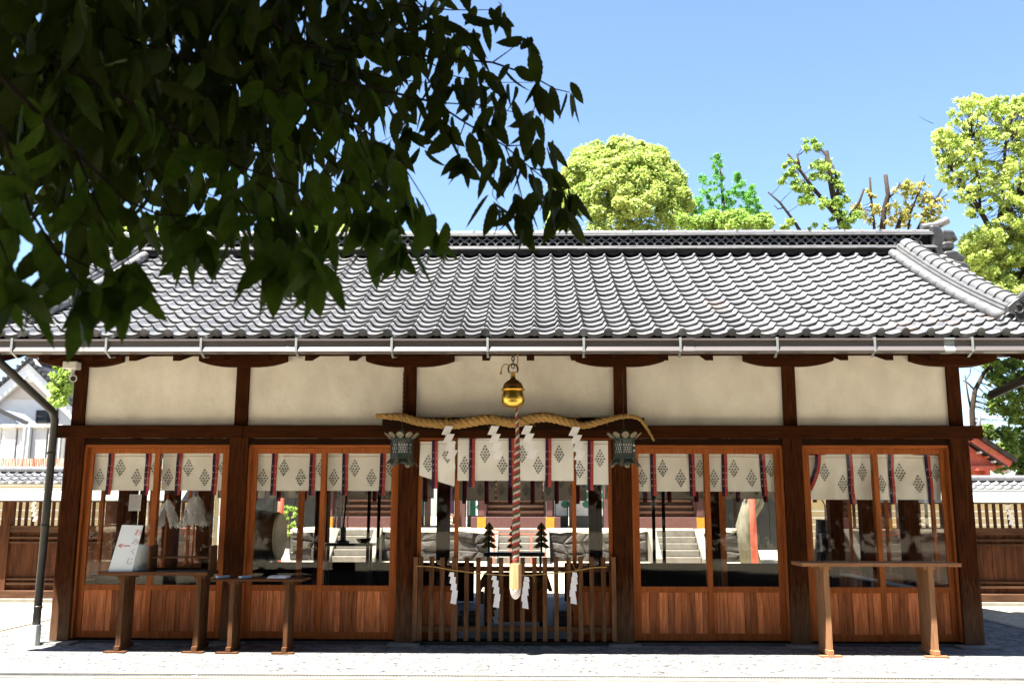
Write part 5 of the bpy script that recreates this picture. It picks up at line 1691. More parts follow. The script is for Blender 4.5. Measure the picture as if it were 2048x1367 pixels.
# ================================================================ houses and sheds outside the wall
def gable_house():
    Y = 32
    ap = at(58, 722, Y); rt_ = at(118, 782, Y); lt_ = at(-40, 800, Y)
    t = thing('white_house', 'white gabled house with grey tile edges and a dark four pane window, far left', 'house', (ap.x, Y, 0))
    hw = (ap.z - rt_.z) / (rt_.x - ap.x)
    X1, X0 = ap.x + 3.3, ap.x - 3.3
    zl = ap.z - hw * 3.3
    MB().prism([(X0 + .5, 0), (X1 - .5, 0), (X1 - .5, zl + .3), (ap.x, ap.z - .45), (X0 + .5, zl + .3)], 'Y', Y + .45, Y + 7).build('house_wall', white, t)
    zc = at(60, 795, Y).z
    MB().prism([(ap.x - 1.9, zc), (ap.x + 1.9, zc), (ap.x, zc + 1.9 * hw)], 'Y', Y + .36, Y + .449).build('gable_board', beige, t)
    for s_ in (-1, 1):
        d = Vector((s_ * 1, 0, -hw)).normalized(); 
        nn = Vector((hw * s_, 0, 1)).normalized()
        a = Vector((ap.x, Y - .02 * (s_ > 0), ap.z - .08)) - d * .28; e = a + d * 4.58
        b = MB()
        b.add([a, a + nn * -.45, e + nn * -.45, e, a + Vector((0, .22, 0)), a + nn * -.45 + Vector((0, .22, 0)), e + nn * -.45 + Vector((0, .22, 0)), e + Vector((0, .22, 0))],
              [(0, 1, 2, 3), (7, 6, 5, 4), (0, 4, 5, 1), (1, 5, 6, 2), (2, 6, 7, 3), (3, 7, 4, 0)])
        b.build('barge_board', white, t)
        b = MB()
        a2, e2 = a + nn * .005, e + nn * .005
        b.add([a2 + Vector((0, -.1, 0)), e2 + Vector((0, -.1, 0)), e2 + Vector((0, 7.5, 0)), a2 + Vector((0, 7.5, 0)), a2 + nn * .14 + Vector((0, -.1, 0)), e2 + nn * .14 + Vector((0, -.1, 0)), e2 + nn * .14 + Vector((0, 7.5, 0)), a2 + nn * .14 + Vector((0, 7.5, 0))], [(3, 2, 1, 0), (4, 5, 6, 7), (0, 1, 5, 4), (1, 2, 6, 5), (2, 3, 7, 6), (3, 0, 4, 7)])
        rf = b.build('house_roof', tile_d, t)
        for k in range(15):
            c = a2 + d * (.15 + .28 * k) + nn * .14
            MB().tube([c + Vector((0, -.16, .0)), c + Vector((0, .5, .0))], .09, 8).build('edge_tile', tile_d, rf)
    p = at(62, 748, Y)
    MB().tube([(ap.x, Y + .30, zc + 1.0), (ap.x, Y + .20, zc + .95)], [.28, .22], 12).build('gable_crest', white, t)
    p0, p1 = at(64, 818, Y), at(106, 843, Y)
    fr = MB()
    for a_, b_ in ((p0.x, p0.x + .06), ((p0.x + p1.x) / 2 - .03, (p0.x + p1.x) / 2 + .03), (p1.x - .06, p1.x)): fr.box(a_, b_, Y + .38, Y + .449, p1.z, p0.z)
    for z in (p1.z, (p0.z + p1.z) / 2 - .03, p0.z - .06): fr.box(p0.x + .001, p1.x - .001, Y + .385, Y + .448, z, z + .06)
    w_ = fr.build('window_frame', black, t)
    box('pane', (p0.x + .03, p1.x - .03, Y + .42, Y + .44, p1.z + .03, p0.z - .03), blackm, w_)
gable_house()
# low grey-blue roof before the house
p0, p1 = at(-60, 818, 29), at(52, 845, 29)
t = thing('low_tiled_house', 'low house roof with blue grey tiles at the far left, before the white gable', 'house', (p0.x, 30, 0))
MB().prism([(p0.x - 2, p1.z - .4), (p1.x + .1, p1.z - .35), (at(0, 822, 29).x, p0.z), (p0.x - 2, p0.z)], 'Y', 29, 31).build('roof_slope', M('blue_grey_tile', (.16, .19, .26), (.22, .25, .33), 4, rough=.5), t)
b = MB(); b.bar(at(-5, 818, 28.95), at(54, 846, 28.95), .2, .16); b.build('verge_tiles', tile_d, t)
MB().box(p0.x - 2, p1.x - .2, 29.2, 31, 0, p1.z - .4).build('house_wall', white, t)
# white sheds
Y = 25
x0, x1 = at(-60, 880, Y).x, at(124, 880, Y).x
zt2, zb2 = at(60, 848, Y).z, at(60, 918, Y).z
t = thing('white_shed', 'row of white corrugated shed panels with pipes behind the rusty fence', 'shed', ((x0 + x1) / 2, Y, 0))
n = 6
for k in range(n):
    a, b_ = x0 + (x1 - x0) * k / n, x0 + (x1 - x0) * (k + 1) / n
    box('shed_panel', (a + .03, b_ - .03, Y + .05 * (k % 2), Y + .3, 0, zt2 - .15), white, t)
    box('panel_cap', (a + .01, b_ - .01, Y - .12, Y + .4, zt2 - .149, zt2 - .02), beige if k % 2 else white, t, bevel=.03)
box('shed_body', (x0, x1, Y + .31, Y + 2.5, 0, zt2 - .2), white, t)
for px in (52, 61, 110):
    x = at(px, 880, Y).x
    MB().tube([(x, Y - .12, 0), (x, Y - .12, zt2 - .1)], .07, 10).build('drain_pipe', pvc, t)
x = at(98, 880, Y).x
box('grey_panel', (x, x1 - .05, Y - .06, Y - .01, zb2 - .6, zt2 - .3), screen_m, t)
# rusty sheet fence
Y = 23
x0, x1 = at(-60, 920, Y).x, at(128, 920, Y).x
zt2 = at(60, 916, Y).z
t = thing('rusty_fence', 'rust streaked corrugated sheet fence behind the left tiled wall', 'fence', ((x0 + x1) / 2, Y, 0))
n = 9
for k in range(n):
    a, b_ = x0 + (x1 - x0) * k / n, x0 + (x1 - x0) * (k + 1) / n
    b = MB()
    m_ = 12
    vs = []
    for i in range(m_ + 1):
        xx = a + (b_ - a) * i / m_
        vs += [(xx, Y + .025 * (i % 2), 0), (xx, Y + .025 * (i % 2), zt2 + random.uniform(-.02, .02) * (i == 0))]
    b.add(vs, [(2 * i, 2 * i + 2, 2 * i + 3, 2 * i + 1) for i in range(m_)])
    b.build('corrugated_sheet', rust, t)
for px, l in ((30, 'left one of two thin wires'), ):
    pass
# red side shrine at right
Y = 23
ap = at(1938, 866, Y); e = at(2027, 924, Y)
t = thing('red_side_shrine', 'small vermilion gabled shrine with dark roof and gold fittings, right of the hall', 'shrine', (ap.x, Y + 1, 0))
dx, dz = e.x - ap.x, e.z - ap.z
for s_ in (-1, 1):
    a = Vector((ap.x, Y, ap.z)); q = Vector((ap.x + s_ * dx, Y, e.z))
    nn = Vector((-(q.z - a.z), 0, (q.x - a.x))).normalized()
    if nn.z < 0: nn = -nn
    def slab(u0, u1, y0, y1, name, m, par=t, f0=0.0, f1=1.0):
        A, Q = a.lerp(q, f0), a.lerp(q, f1)
        vs = [A + nn * u0, Q + nn * u0, Q + nn * u1, A + nn * u1]
        vv = [v + Vector((0, y0, 0)) for v in vs] + [v + Vector((0, y1, 0)) for v in vs]
        return MB().add(vv, [(0, 1, 2, 3), (7, 6, 5, 4), (0, 4, 5, 1), (1, 5, 6, 2), (2, 6, 7, 3), (3, 7, 4, 0)]).build(name, m, par)
    slab(0, .16, -.15, 3.2, 'roof_slope', M('bark_shingle', (.014, .011, .010), (.028, .023, .020), 5, rough=.95, spec=.02), f1=1.02)
    slab(-.24, -.005, -.05, .05, 'barge_board', verm, f1=.97)
    slab(-.29, -.245, -.04, .06, 'barge_trim', black, f1=.93)
    for k in range(5): 
        c = a.lerp(q, .25 + .16 * k) - Vector((0, 0, .42))
        MB().obox((c.x, Y + .25, c.z), (.07, .5, .07), (0, 0, 0)).build('rafter_end', verm if k % 2 else white, t)
    c = a.lerp(q, .52) + nn * -.14
    MB().obox((c.x, Y - .055, c.z), (.12, .02, .10), (0, 0, 0)).build('gold_fitting', gold, t)
MB().prism([(ap.x - dx * .75, e.z - .15), (ap.x + dx * .72, e.z - .15), (ap.x, ap.z - .35)], 'Y', Y + .3, Y + .4).build('gable_wall', verm, t)
box('shrine_body', (ap.x - .85, ap.x + .75, Y + .5, Y + 2.6, 0, e.z), verm, t)
box('tie_beam', (ap.x - dx * .7, ap.x + dx * .62, Y + .15, Y + .3, e.z - .28, e.z - .12), verm, t)
for x in (-.8, .7): box('corner_post', (ap.x + x - .09, ap.x + x + .09, Y + .3, Y + .49, 0, e.z - .28), verm, t)
pts = [at(1948, 874, Y), at(1952, 862, Y), at(1957, 845, Y), at(1958, 824, Y)]
MB().tube([p + Vector((0, -.05, 0)) for p in pts], [.11, .10, .08, .03], 8).build('ridge_finial', tile_l, t, smooth=True)
MB().lathe([(.0, 0), (.24, 0), (.20, .10), (.24, .16), (.12, .22), (0, .22)], (at(1950, 872, Y).x, Y - .0, at(1950, 876, Y).z), 10).build('ridge_cap', tile_d, t)

# ================================================================ trees
def crown_mesh(name, clumps, ls, mat, up=.45, shell=.65, aspect=.55, squash=.85):
    C_, D_, N_ = [], [], []
    for c, r, n in clumps:
        d = rng.normal(size=(n, 3)); d /= np.linalg.norm(d, axis=1)[:, None]
        rr_ = r * (shell + (1.08 - shell) * rng.random(n) ** .7) * (1 - .22 * (rng.random(n) < .3))
        q = d * rr_[:, None]; q[:, 2] *= squash
        C_.append(np.array(c)[None] + q); D_.append(d)
    P_ = np.concatenate(C_); D_ = np.concatenate(D_)
    n = len(P_)
    nrm = D_ * .55 + rng.normal(size=(n, 3)) * .55 + np.array([0, 0, up])
    nrm /= np.linalg.norm(nrm, axis=1)[:, None]
    t_ = np.cross(nrm, rng.normal(size=(n, 3))); t_ /= np.linalg.norm(t_, axis=1)[:, None]
    b_ = np.cross(nrm, t_)
    s_ = ls * (.6 + .8 * rng.random(n))[:, None]
    V = np.stack([P_ - t_ * s_, P_ + b_ * s_ * aspect - nrm * s_ * .15, P_ + t_ * s_, P_ - b_ * s_ * aspect - nrm * s_ * .15], axis=1)
    return quads_mesh(name, V, 4, [(0, 1, 2, 3)], mat)
def tree(name, label, base, trunks, clumps, ls, lm, bm_=bark, group=None, twigs=0, **kw):
    t = thing(name, label, 'tree', base, group)
    for i, (pts, rs) in enumerate(trunks):
        MB().tube(pts, rs, 8).build('trunk' if i == 0 else 'limb', bm_, t, smooth=True)
    if twigs:
        P_ = []
        for pts, rs in trunks:
            if rs[0] < .03: continue
            for a, b in zip(pts, pts[1:]):
                P_ += [(a.lerp(b, f), 0) for f in (0, .25, .5, .75)] if a.z > 3 else []
        tw = MB()
        for c, r, n in clumps:
            c = Vector(c)
            q = min(P_, key=lambda p: (p[0] - c).length)[0]
            L_ = (q - c).length
            if L_ > twigs: continue
            mid = q.lerp(c, .5) + Vector((r2.uniform(-.1, .1), r2.uniform(-.1, .1), r2.uniform(-.15, .02))) * L_
            tip = c + (c - q).normalized() * r * .7 + Vector((0, 0, r * .5))
            tw.tube([q, mid, c, tip], [.018, .013, .008, .003], 3)
        tag(tw.build('twigs', bm_, t), kind='stuff')
    off = np.array(base)
    me = crown_mesh('crown', [(np.array(c) - off, r, n) for c, r, n in clumps], ls, lm, **kw)
    put('crown', me, t, base)
    return t
def C(px, py, Y, rpx, n, dy=0):
    p = at(px, py, Y + dy); k = (Y + dy + 11.8) / F
    return (tuple(p), rpx * k, n)
def TR(pix, Y, rpx):
    k = (Y + 11.8) / F
    return ([at(x, y, Y) if not isinstance(y, str) else Vector((at(x, 460, Y).x, Y, 0)) for x, y in pix], [r * k * .8 for r in rpx])
r2 = random.Random(21)
# camphor dome
Y = 30
cl = []
for k in range(230):
    a = r2.uniform(math.pi * .93, 2.07 * math.pi); f = r2.random() ** .9
    el = math.asin(f)
    j = r2.uniform(.86, 1.04)
    x = 1240 + 128 * j * (math.cos(el) ** .8) * math.cos(a); yv = 425 - 135 * j * math.sin(el); dy = 3.0 * j * math.cos(el) * math.sin(a)
    cl.append(C(x, yv, Y, r2.uniform(11, 23), 300, dy))
for k in range(40):
    cl.append(C(1240 + r2.uniform(-60, 60), r2.uniform(330, 420), Y, r2.uniform(26, 40), 240, r2.uniform(-1, .5)))
for k in range(34):
    cl.append(C(1240 + r2.uniform(-138, 138), r2.uniform(415, 520), Y, r2.uniform(24, 36), 330, r2.uniform(-3.2, 0)))
tree('camphor_tree', 'round dense yellow green camphor crown above the middle of the roof', tuple(at(1240, 460, Y).xy) + (0,), [TR([(1240, 'g'), (1240, 430)], Y, [14, 8])], cl, .085, lf_cam, squash=.9)
# ginkgo
Y = 31
cl = []
for ax, top, bot, hw in ((1436, 305, 430, 26), (1478, 345, 430, 20), (1405, 352, 430, 22), (1505, 372, 430, 18), (1452, 380, 470, 62), (1395, 400, 470, 20), (1520, 410, 470, 16)):
    for k in range(38):
        f = r2.random()
        w = hw * (.18 + .82 * f)
        cl.append(C(ax + r2.uniform(-w, w) * 1.15, top + (bot - top) * f, Y, r2.uniform(4, 10), 40, r2.uniform(-1.2, 1)))
tree('ginkgo_tree', 'fresh green spiky ginkgo crown right of the round camphor crown', tuple(at(1450, 460, Y).xy) + (0,), [TR([(1450, 'g'), (1448, 430), (1440, 330)], Y, [8, 5, 1.5])], cl, .07, lf_gink, shell=.02, aspect=.4)
# low lime green crowns in front of the ginkgo
Y = 27
cl = [C(1450 + r2.uniform(-88, 88), 452 - 32 * r2.random() * (1 - abs(k % 9 - 4) / 6), Y, r2.uniform(9, 17), 170, r2.uniform(-1, 1)) for k in range(60)]
cl += [C(1450 + r2.uniform(-95, 95), 480, Y, 20, 200, 0) for k in range(12)]
tree('lime_green_tree', 'low lime green crown peeping over the ridge below the ginkgo', tuple(at(1450, 460, Y).xy) + (0,), [TR([(1450, 'g'), (1450, 450)], Y, [6, 3])], cl, .075, lf_lime)
# pruned trees with stubs
Y = 26
trk = [TR([(1690, 'g'), (1688, 470), (1668, 400), (1657, 340), (1653, 302)], Y, [11, 9, 8, 7, 5.5]),
       TR([(1680, 440), (1655, 410), (1625, 375), (1600, 340), (1576, 308)], Y, [7, 6, 5, 4, 3]),
       TR([(1600, 340), (1597, 322), (1594, 308)], Y, [3, 2.5, 2.4]), TR([(1672, 400), (1678, 370), (1665, 330)], Y, [5, 4, 3]),
       TR([(1695, 460), (1700, 430), (1718, 405), (1728, 378)], Y, [5, 4, 3.4, 2.6]), TR([(1600, 462), (1590, 445), (1560, 405), (1536, 384)], Y, [5, 4, 3, 2]),
       TR([(1568, 415), (1556, 418), (1548, 410)], Y, [2, 1.5, 1])]
def blob(px, py, rx, ry, m, n, Y, cr=(6, 12)):
    return [C(px + rx * r2.uniform(-1, 1) * .8, py + ry * r2.uniform(-1, 1) * .8, Y, r2.uniform(*cr), n, r2.uniform(-.6, .6)) for _ in range(m)]
cl = blob(1625, 290, 18, 12, 8, 60, Y) + blob(1578, 345, 24, 28, 14, 62, Y) + blob(1608, 385, 26, 26, 14, 62, Y) + blob(1640, 325, 24, 14, 9, 55, Y) + blob(1672, 362, 14, 22, 9, 50, Y) + blob(1640, 352, 26, 8, 7, 50, Y) \
    + blob(1660, 420, 26, 30, 14, 60, Y) + blob(1700, 440, 30, 22, 14, 60, Y) + blob(1574, 448, 12, 9, 5, 60, Y) + blob(1690, 395, 22, 18, 8, 40, Y, (4, 8)) + blob(1640, 455, 30, 8, 6, 40, Y, (4, 8))
tree('pruned_tree', 'hard pruned tree with bare sawn stubs and leaf tufts above the roof', tuple(at(1690, 460, Y).xy) + (0,), trk, cl, .075, lf_lime, shell=.1, twigs=2.2)
Y = 28
trk = [TR([(1770, 'g'), (1764, 470), (1768, 420), (1776, 390), (1771, 350)], Y, [9, 8, 7, 6, 5.5]), TR([(1750, 470), (1746, 430), (1742, 395), (1740, 355)], Y, [4, 3.5, 3, 2.5]),
       TR([(1790, 470), (1800, 440), (1806, 420)], Y, [6, 5, 3]), TR([(1860, 'g'), (1830, 470), (1850, 430), (1868, 405), (1884, 378)], Y, [6, 5, 4, 3, 2.5]), TR([(1868, 405), (1880, 398), (1895, 388)], Y, [2.5, 2, 1.4]),
       TR([(1815, 470), (1822, 420), (1838, 385), (1850, 350)], Y, [3, 2.5, 2, 1]), TR([(1771, 400), (1790, 385), (1800, 365)], Y, [3, 2.4, 1.6])]
cl = blob(1800, 375, 22, 18, 9, 60, Y) + blob(1755, 430, 34, 26, 14, 46, Y, (5, 10)) + blob(1840, 400, 36, 44, 60, 22, Y, (3, 9)) + blob(1870, 420, 32, 36, 44, 22, Y, (3, 9)) + blob(1800, 425, 30, 26, 26, 26, Y, (4, 9)) + blob(1720, 425, 18, 22, 10, 46, Y, (5, 9)) + blob(1790, 445, 40, 12, 10, 34, Y, (5, 9)) + blob(1745, 385, 16, 12, 5, 30, Y, (4, 7))
tree('sparse_tree', 'sparse pruned tree with thick dark stubs and thin yellowish leaves near the ridge end', tuple(at(1770, 460, Y).xy) + (0,), trk, cl, .065, lf_brn, shell=.05, twigs=2.6)
# large yellow green tree at right
Y = 24
trk = [TR([(2190, 'g'), (2110, 600), (1992, 480), (1960, 420), (1925, 365), (1895, 330)], Y, [13, 11, 8, 6, 4.5, 2.6]), TR([(1985, 480), (2000, 430), (2008, 370), (2010, 300), (2020, 240)], Y, [7, 6, 5, 4, 2]),
       TR([(1960, 420), (1958, 360), (1948, 320), (1940, 260)], Y, [4, 3.5, 3, 1.5]), TR([(2000, 430), (2035, 380), (2060, 320)], Y, [4, 3, 2]), TR([(1985, 470), (1970, 440), (1935, 400), (1915, 370)], Y, [3.5, 3, 2.4, 1.5]), TR([(1866, 247), (1850, 240), (1838, 232)], Y, [.8, .6, .4])]
cl = []
poly = [(1895, 205), (1930, 195), (1975, 190), (2010, 195), (2050, 190), (2110, 210), (2140, 330), (2120, 470), (2040, 470), (2000, 470), (1950, 440), (1920, 410), (1895, 370), (1860, 330), (1868, 270), (1905, 240)]
def inside(x, y, pg):
    c = False
    for (x0, y0), (x1, y1) in zip(pg, pg[1:] + pg[:1]):
        if (y0 > y) != (y1 > y) and x < (x1 - x0) * (y - y0) / (y1 - y0) + x0: c = not c
    return c
k = 0
while k < 620:
    x, y = r2.uniform(1855, 2140), r2.uniform(188, 470)
    if not inside(x, y, poly): continue
    if (x - 1985) ** 2 / 40 ** 2 + (y - 300) ** 2 / 22 ** 2 < 1 and r2.random() < .7: continue
    if (x - 1955) ** 2 / 45 ** 2 + (y - 425) ** 2 / 26 ** 2 < 1 and r2.random() < .75: continue
    cl.append(C(x, y, Y, r2.uniform(5, 13), 52, r2.uniform(-2, 2))); k += 1
for k in range(330):
    x, y = r2.uniform(1915, 2150), r2.uniform(455, 660)
    if x < 1925 + max(0, y - 520) * .55: continue
    cl.append(C(x, y, Y, r2.uniform(11, 21), 200, r2.uniform(-1.5, 2.5)))
tree('yellow_green_tree', 'tall yellow green tree rising behind the right end of the roof', tuple(at(2190, 460, Y).xy) + (0,), trk, cl, .072, lf_yel, shell=.02, twigs=2.6)
# evergreen at lower right behind the red shrine
Y = 27
trk = [TR([(1947, 'g'), (1947, 880), (1944, 820), (1950, 780), (1968, 745), (1990, 725)], Y, [9, 8, 7, 6, 5, 3]), TR([(1944, 830), (1936, 790), (1930, 750)], Y, [3, 2.4, 1.4]), TR([(1950, 780), (1935, 765), (1925, 760)], Y, [2.4, 1.8, 1])]
cl = blob(2020, 790, 55, 70, 60, 100, Y, (8, 16)) + blob(1990, 880, 50, 40, 36, 100, Y, (8, 15)) + blob(2000, 730, 50, 14, 16, 80, Y, (6, 12)) + blob(2060, 880, 40, 90, 40, 120, Y + 1, (10, 18)) + blob(1950, 725, 25, 8, 5, 40, Y, (4, 8)) + blob(2000, 920, 60, 22, 26, 120, Y + 1.5, (10, 16))
tree('evergreen_tree', 'darker green tree with crooked trunk under the right eave, behind the red shrine', tuple(at(1947, 880, Y).xy) + (0,), trk, cl, .08, lf_dk, shell=.05, twigs=2.5)
# left small tree and the one behind the ridge
Y = 27
tree('garden_tree', 'bright green bushy tree between the white house and the corner post', tuple(at(120, 800, Y).xy) + (0,), [TR([(120, 'g'), (118, 800)], Y, [4, 2])],
     blob(122, 775, 24, 36, 34, 130, Y, (7, 13)) + blob(116, 800, 12, 12, 8, 90, Y, (6, 10)) + blob(125, 735, 22, 14, 10, 80, Y, (6, 11)), .075, lf_lime, shell=.3)
Y = 34
tree('far_yellow_tree', 'pale yellow tree top just above the ridge, glimpsed between the dark leaves', tuple(at(620, 440, Y).xy) + (0,), [TR([(620, 'g'), (620, 440)], Y, [5, 3])],
     blob(620, 452, 95, 26, 60, 90, Y, (7, 13)) + blob(300, 462, 80, 22, 30, 90, Y, (7, 12)) + blob(590, 480, 120, 14, 20, 100, Y, (10, 14)), .08, lf_yel, shell=.3)
# leaning trunk in the yard, with its crown above the roof line of sight
Y = 17.5
pts = [at(1500, 1078, Y), at(1487, 1050, Y), at(1498, 1010, Y), at(1512, 985, Y), at(1530, 930, Y), at(1545, 880, Y)]
pts[0].z = 0
t = thing('leaning_tree', 'leaning pale mossy tree trunk in the yard behind the right red pole', 'tree', (pts[0].x, Y, 0))
k_ = 29.3 / F
MB().tube(pts, [20 * k_, 15 * k_, 14 * k_, 13.5 * k_, 12 * k_, 10 * k_], 12).build('trunk', bark_g, t, smooth=True)
b2 = [at(1500, 1040, Y), at(1519, 1010, Y), at(1530, 985, Y), at(1550, 930, Y)]
MB().tube(b2, [8 * k_, 7 * k_, 6.5 * k_, 5 * k_], 10).build('limb', bark_g, t, smooth=True)
b3 = [at(1490, 1048, Y), at(1478, 1056, Y), at(1464, 1066, Y)]
MB().tube(b3, [6 * k_, 3 * k_, 2 * k_], 8).build('limb', bark_g, t, smooth=True)
put('crown', crown_mesh('crown', [((pts[-1].x - pts[0].x + r2.uniform(-1.6, 1.6), r2.uniform(-1.3, 1.3), 4.3 + r2.uniform(-.5, 1.2)), r2.uniform(.4, .7), 260) for _ in range(26)], .08, lf_dk), t, (pts[0].x, Y, 0))
# shrub beside the dark building at left, climbing plant
Y = 22.5
tree('climbing_shrub', 'small climbing shrub on the dark boards right of the left red pole', tuple(at(580, 1060, Y).xy) + (0,), [TR([(580, 1110), (578, 1040)], Y, [2, 1])], blob(580, 1045, 14, 45, 24, 26, Y, (3, 7)), .05, lf_lime, shell=.2)
Y = 8.2
tree('young_tree', 'thin young tree with few leaves in the rightmost gap of the yard', tuple(at(1650, 1100, Y).xy) + (0,), [TR([(1650, 1118), (1652, 1060), (1650, 1010), (1637, 985), (1628, 960)], Y, [3, 2.6, 2, 1.6, 1])],
     blob(1646, 1048, 14, 7, 6, 12, Y, (3, 7)) + blob(1640, 985, 14, 12, 6, 14, Y, (3, 7)), .035, lf_lime, shell=.1)

# ================================================================ the near tree whose branches hang over the view
TB = Vector((-4.6, -13.2, 0))
nt_ = thing('broadleaf_tree', 'dark leafy tree overhead, its drooping branches filling the upper left', 'tree', tuple(TB))
MB().tube([TB, TB + Vector((.05, .1, 1.2)), TB + Vector((.3, .2, 2.6)), TB + Vector((.8, .4, 4.0)), TB + Vector((1.6, .6, 5.6)), TB + Vector((2.2, .8, 7.2))], [.30, .25, .22, .19, .13, .06], 14).build('trunk', bark, nt_, smooth=True)
NVS = 14
def leaf_base():
    v = []
    for i in range(NVS + 1):
        t = i / NVS
        w = .192 * math.sin(math.pi * min(1, t ** .80)) ** .85 * (1 - .25 * t)
        if i == NVS: w = .0
        if i == NVS - 1: w *= .55
        w *= 1 + .05 * (1 if i % 2 else -1) * (0 < i < NVS)
        cv = -.12 * t * t
        v += [(-w, .055 * (w / .2) + cv, -t * 1.0), (0, cv, -t * 1.0), (w, .055 * (w / .2) + cv, -t * 1.0)]
    f = []
    for i in range(NVS):
        a = 3 * i
        f += [(a, a + 1, a + 4, a + 3), (a + 1, a + 2, a + 5, a + 4)]
    return np.array(v), f
LV, LF = leaf_base()
leaf_meshes = []
for var in range(4):
    V = LV.copy()
    V[:, 0] *= (.9, 1.05, 1.15, .8)[var]
    V[:, 1] += (.10, -.12, .05, .2)[var] * V[:, 2] ** 2
    V[:, 0] += (.05, -.06, .02, -.03)[var] * V[:, 2] ** 2
    leaf_meshes.append(V)
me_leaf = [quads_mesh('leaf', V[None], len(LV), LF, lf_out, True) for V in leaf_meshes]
leaves = []                                            # (dist, pos, euler, size, variant)
rl = random.Random(77)
def add_leaf(p, size, droop=None, face=None):
    sp = rl.gauss(0, .5) if droop is None else droop
    rot = Euler((rl.gauss(0, .38), sp, (rl.uniform(-1.55, 1.55) if face is None else face)), 'XYZ')
    leaves.append(((p - CAM).dot(FW), Vector(p), rot, size, rl.randrange(4)))
def branch(pix, r0, step=.026, size=(.080, .120), fan=3, dens=1.0, tipfan=5):
    pts = [atd(*q) for q in pix]
    rs = [r0 * (1 - .75 * i / (len(pts) - 1)) for i in range(len(pts))]
    MB().tube(pts, [r * .7 for r in rs], 6).build('limb', bark_d, nt_, smooth=True)
    for i in range(len(pts) - 1):
        L_ = (pts[i + 1] - pts[i]).length
        n = int(L_ / step * dens)
        for k in range(n):
            p = pts[i].lerp(pts[i + 1], (k + rl.random()) / max(1, n))
            s_ = 1 if k % 2 else -1
            q = p + Vector((rl.gauss(0, .018), rl.gauss(0, .03), rl.uniform(-.03, .005)))
            add_leaf(q, rl.uniform(*size), droop=s_ * rl.uniform(.05, .75))
    for k in range(tipfan):
        add_leaf(pts[-1] + Vector((rl.gauss(0, .01), rl.gauss(0, .015), rl.uniform(-.01, .01))), rl.uniform(*size), droop=-.75 + 1.5 * k / max(1, tipfan - 1))
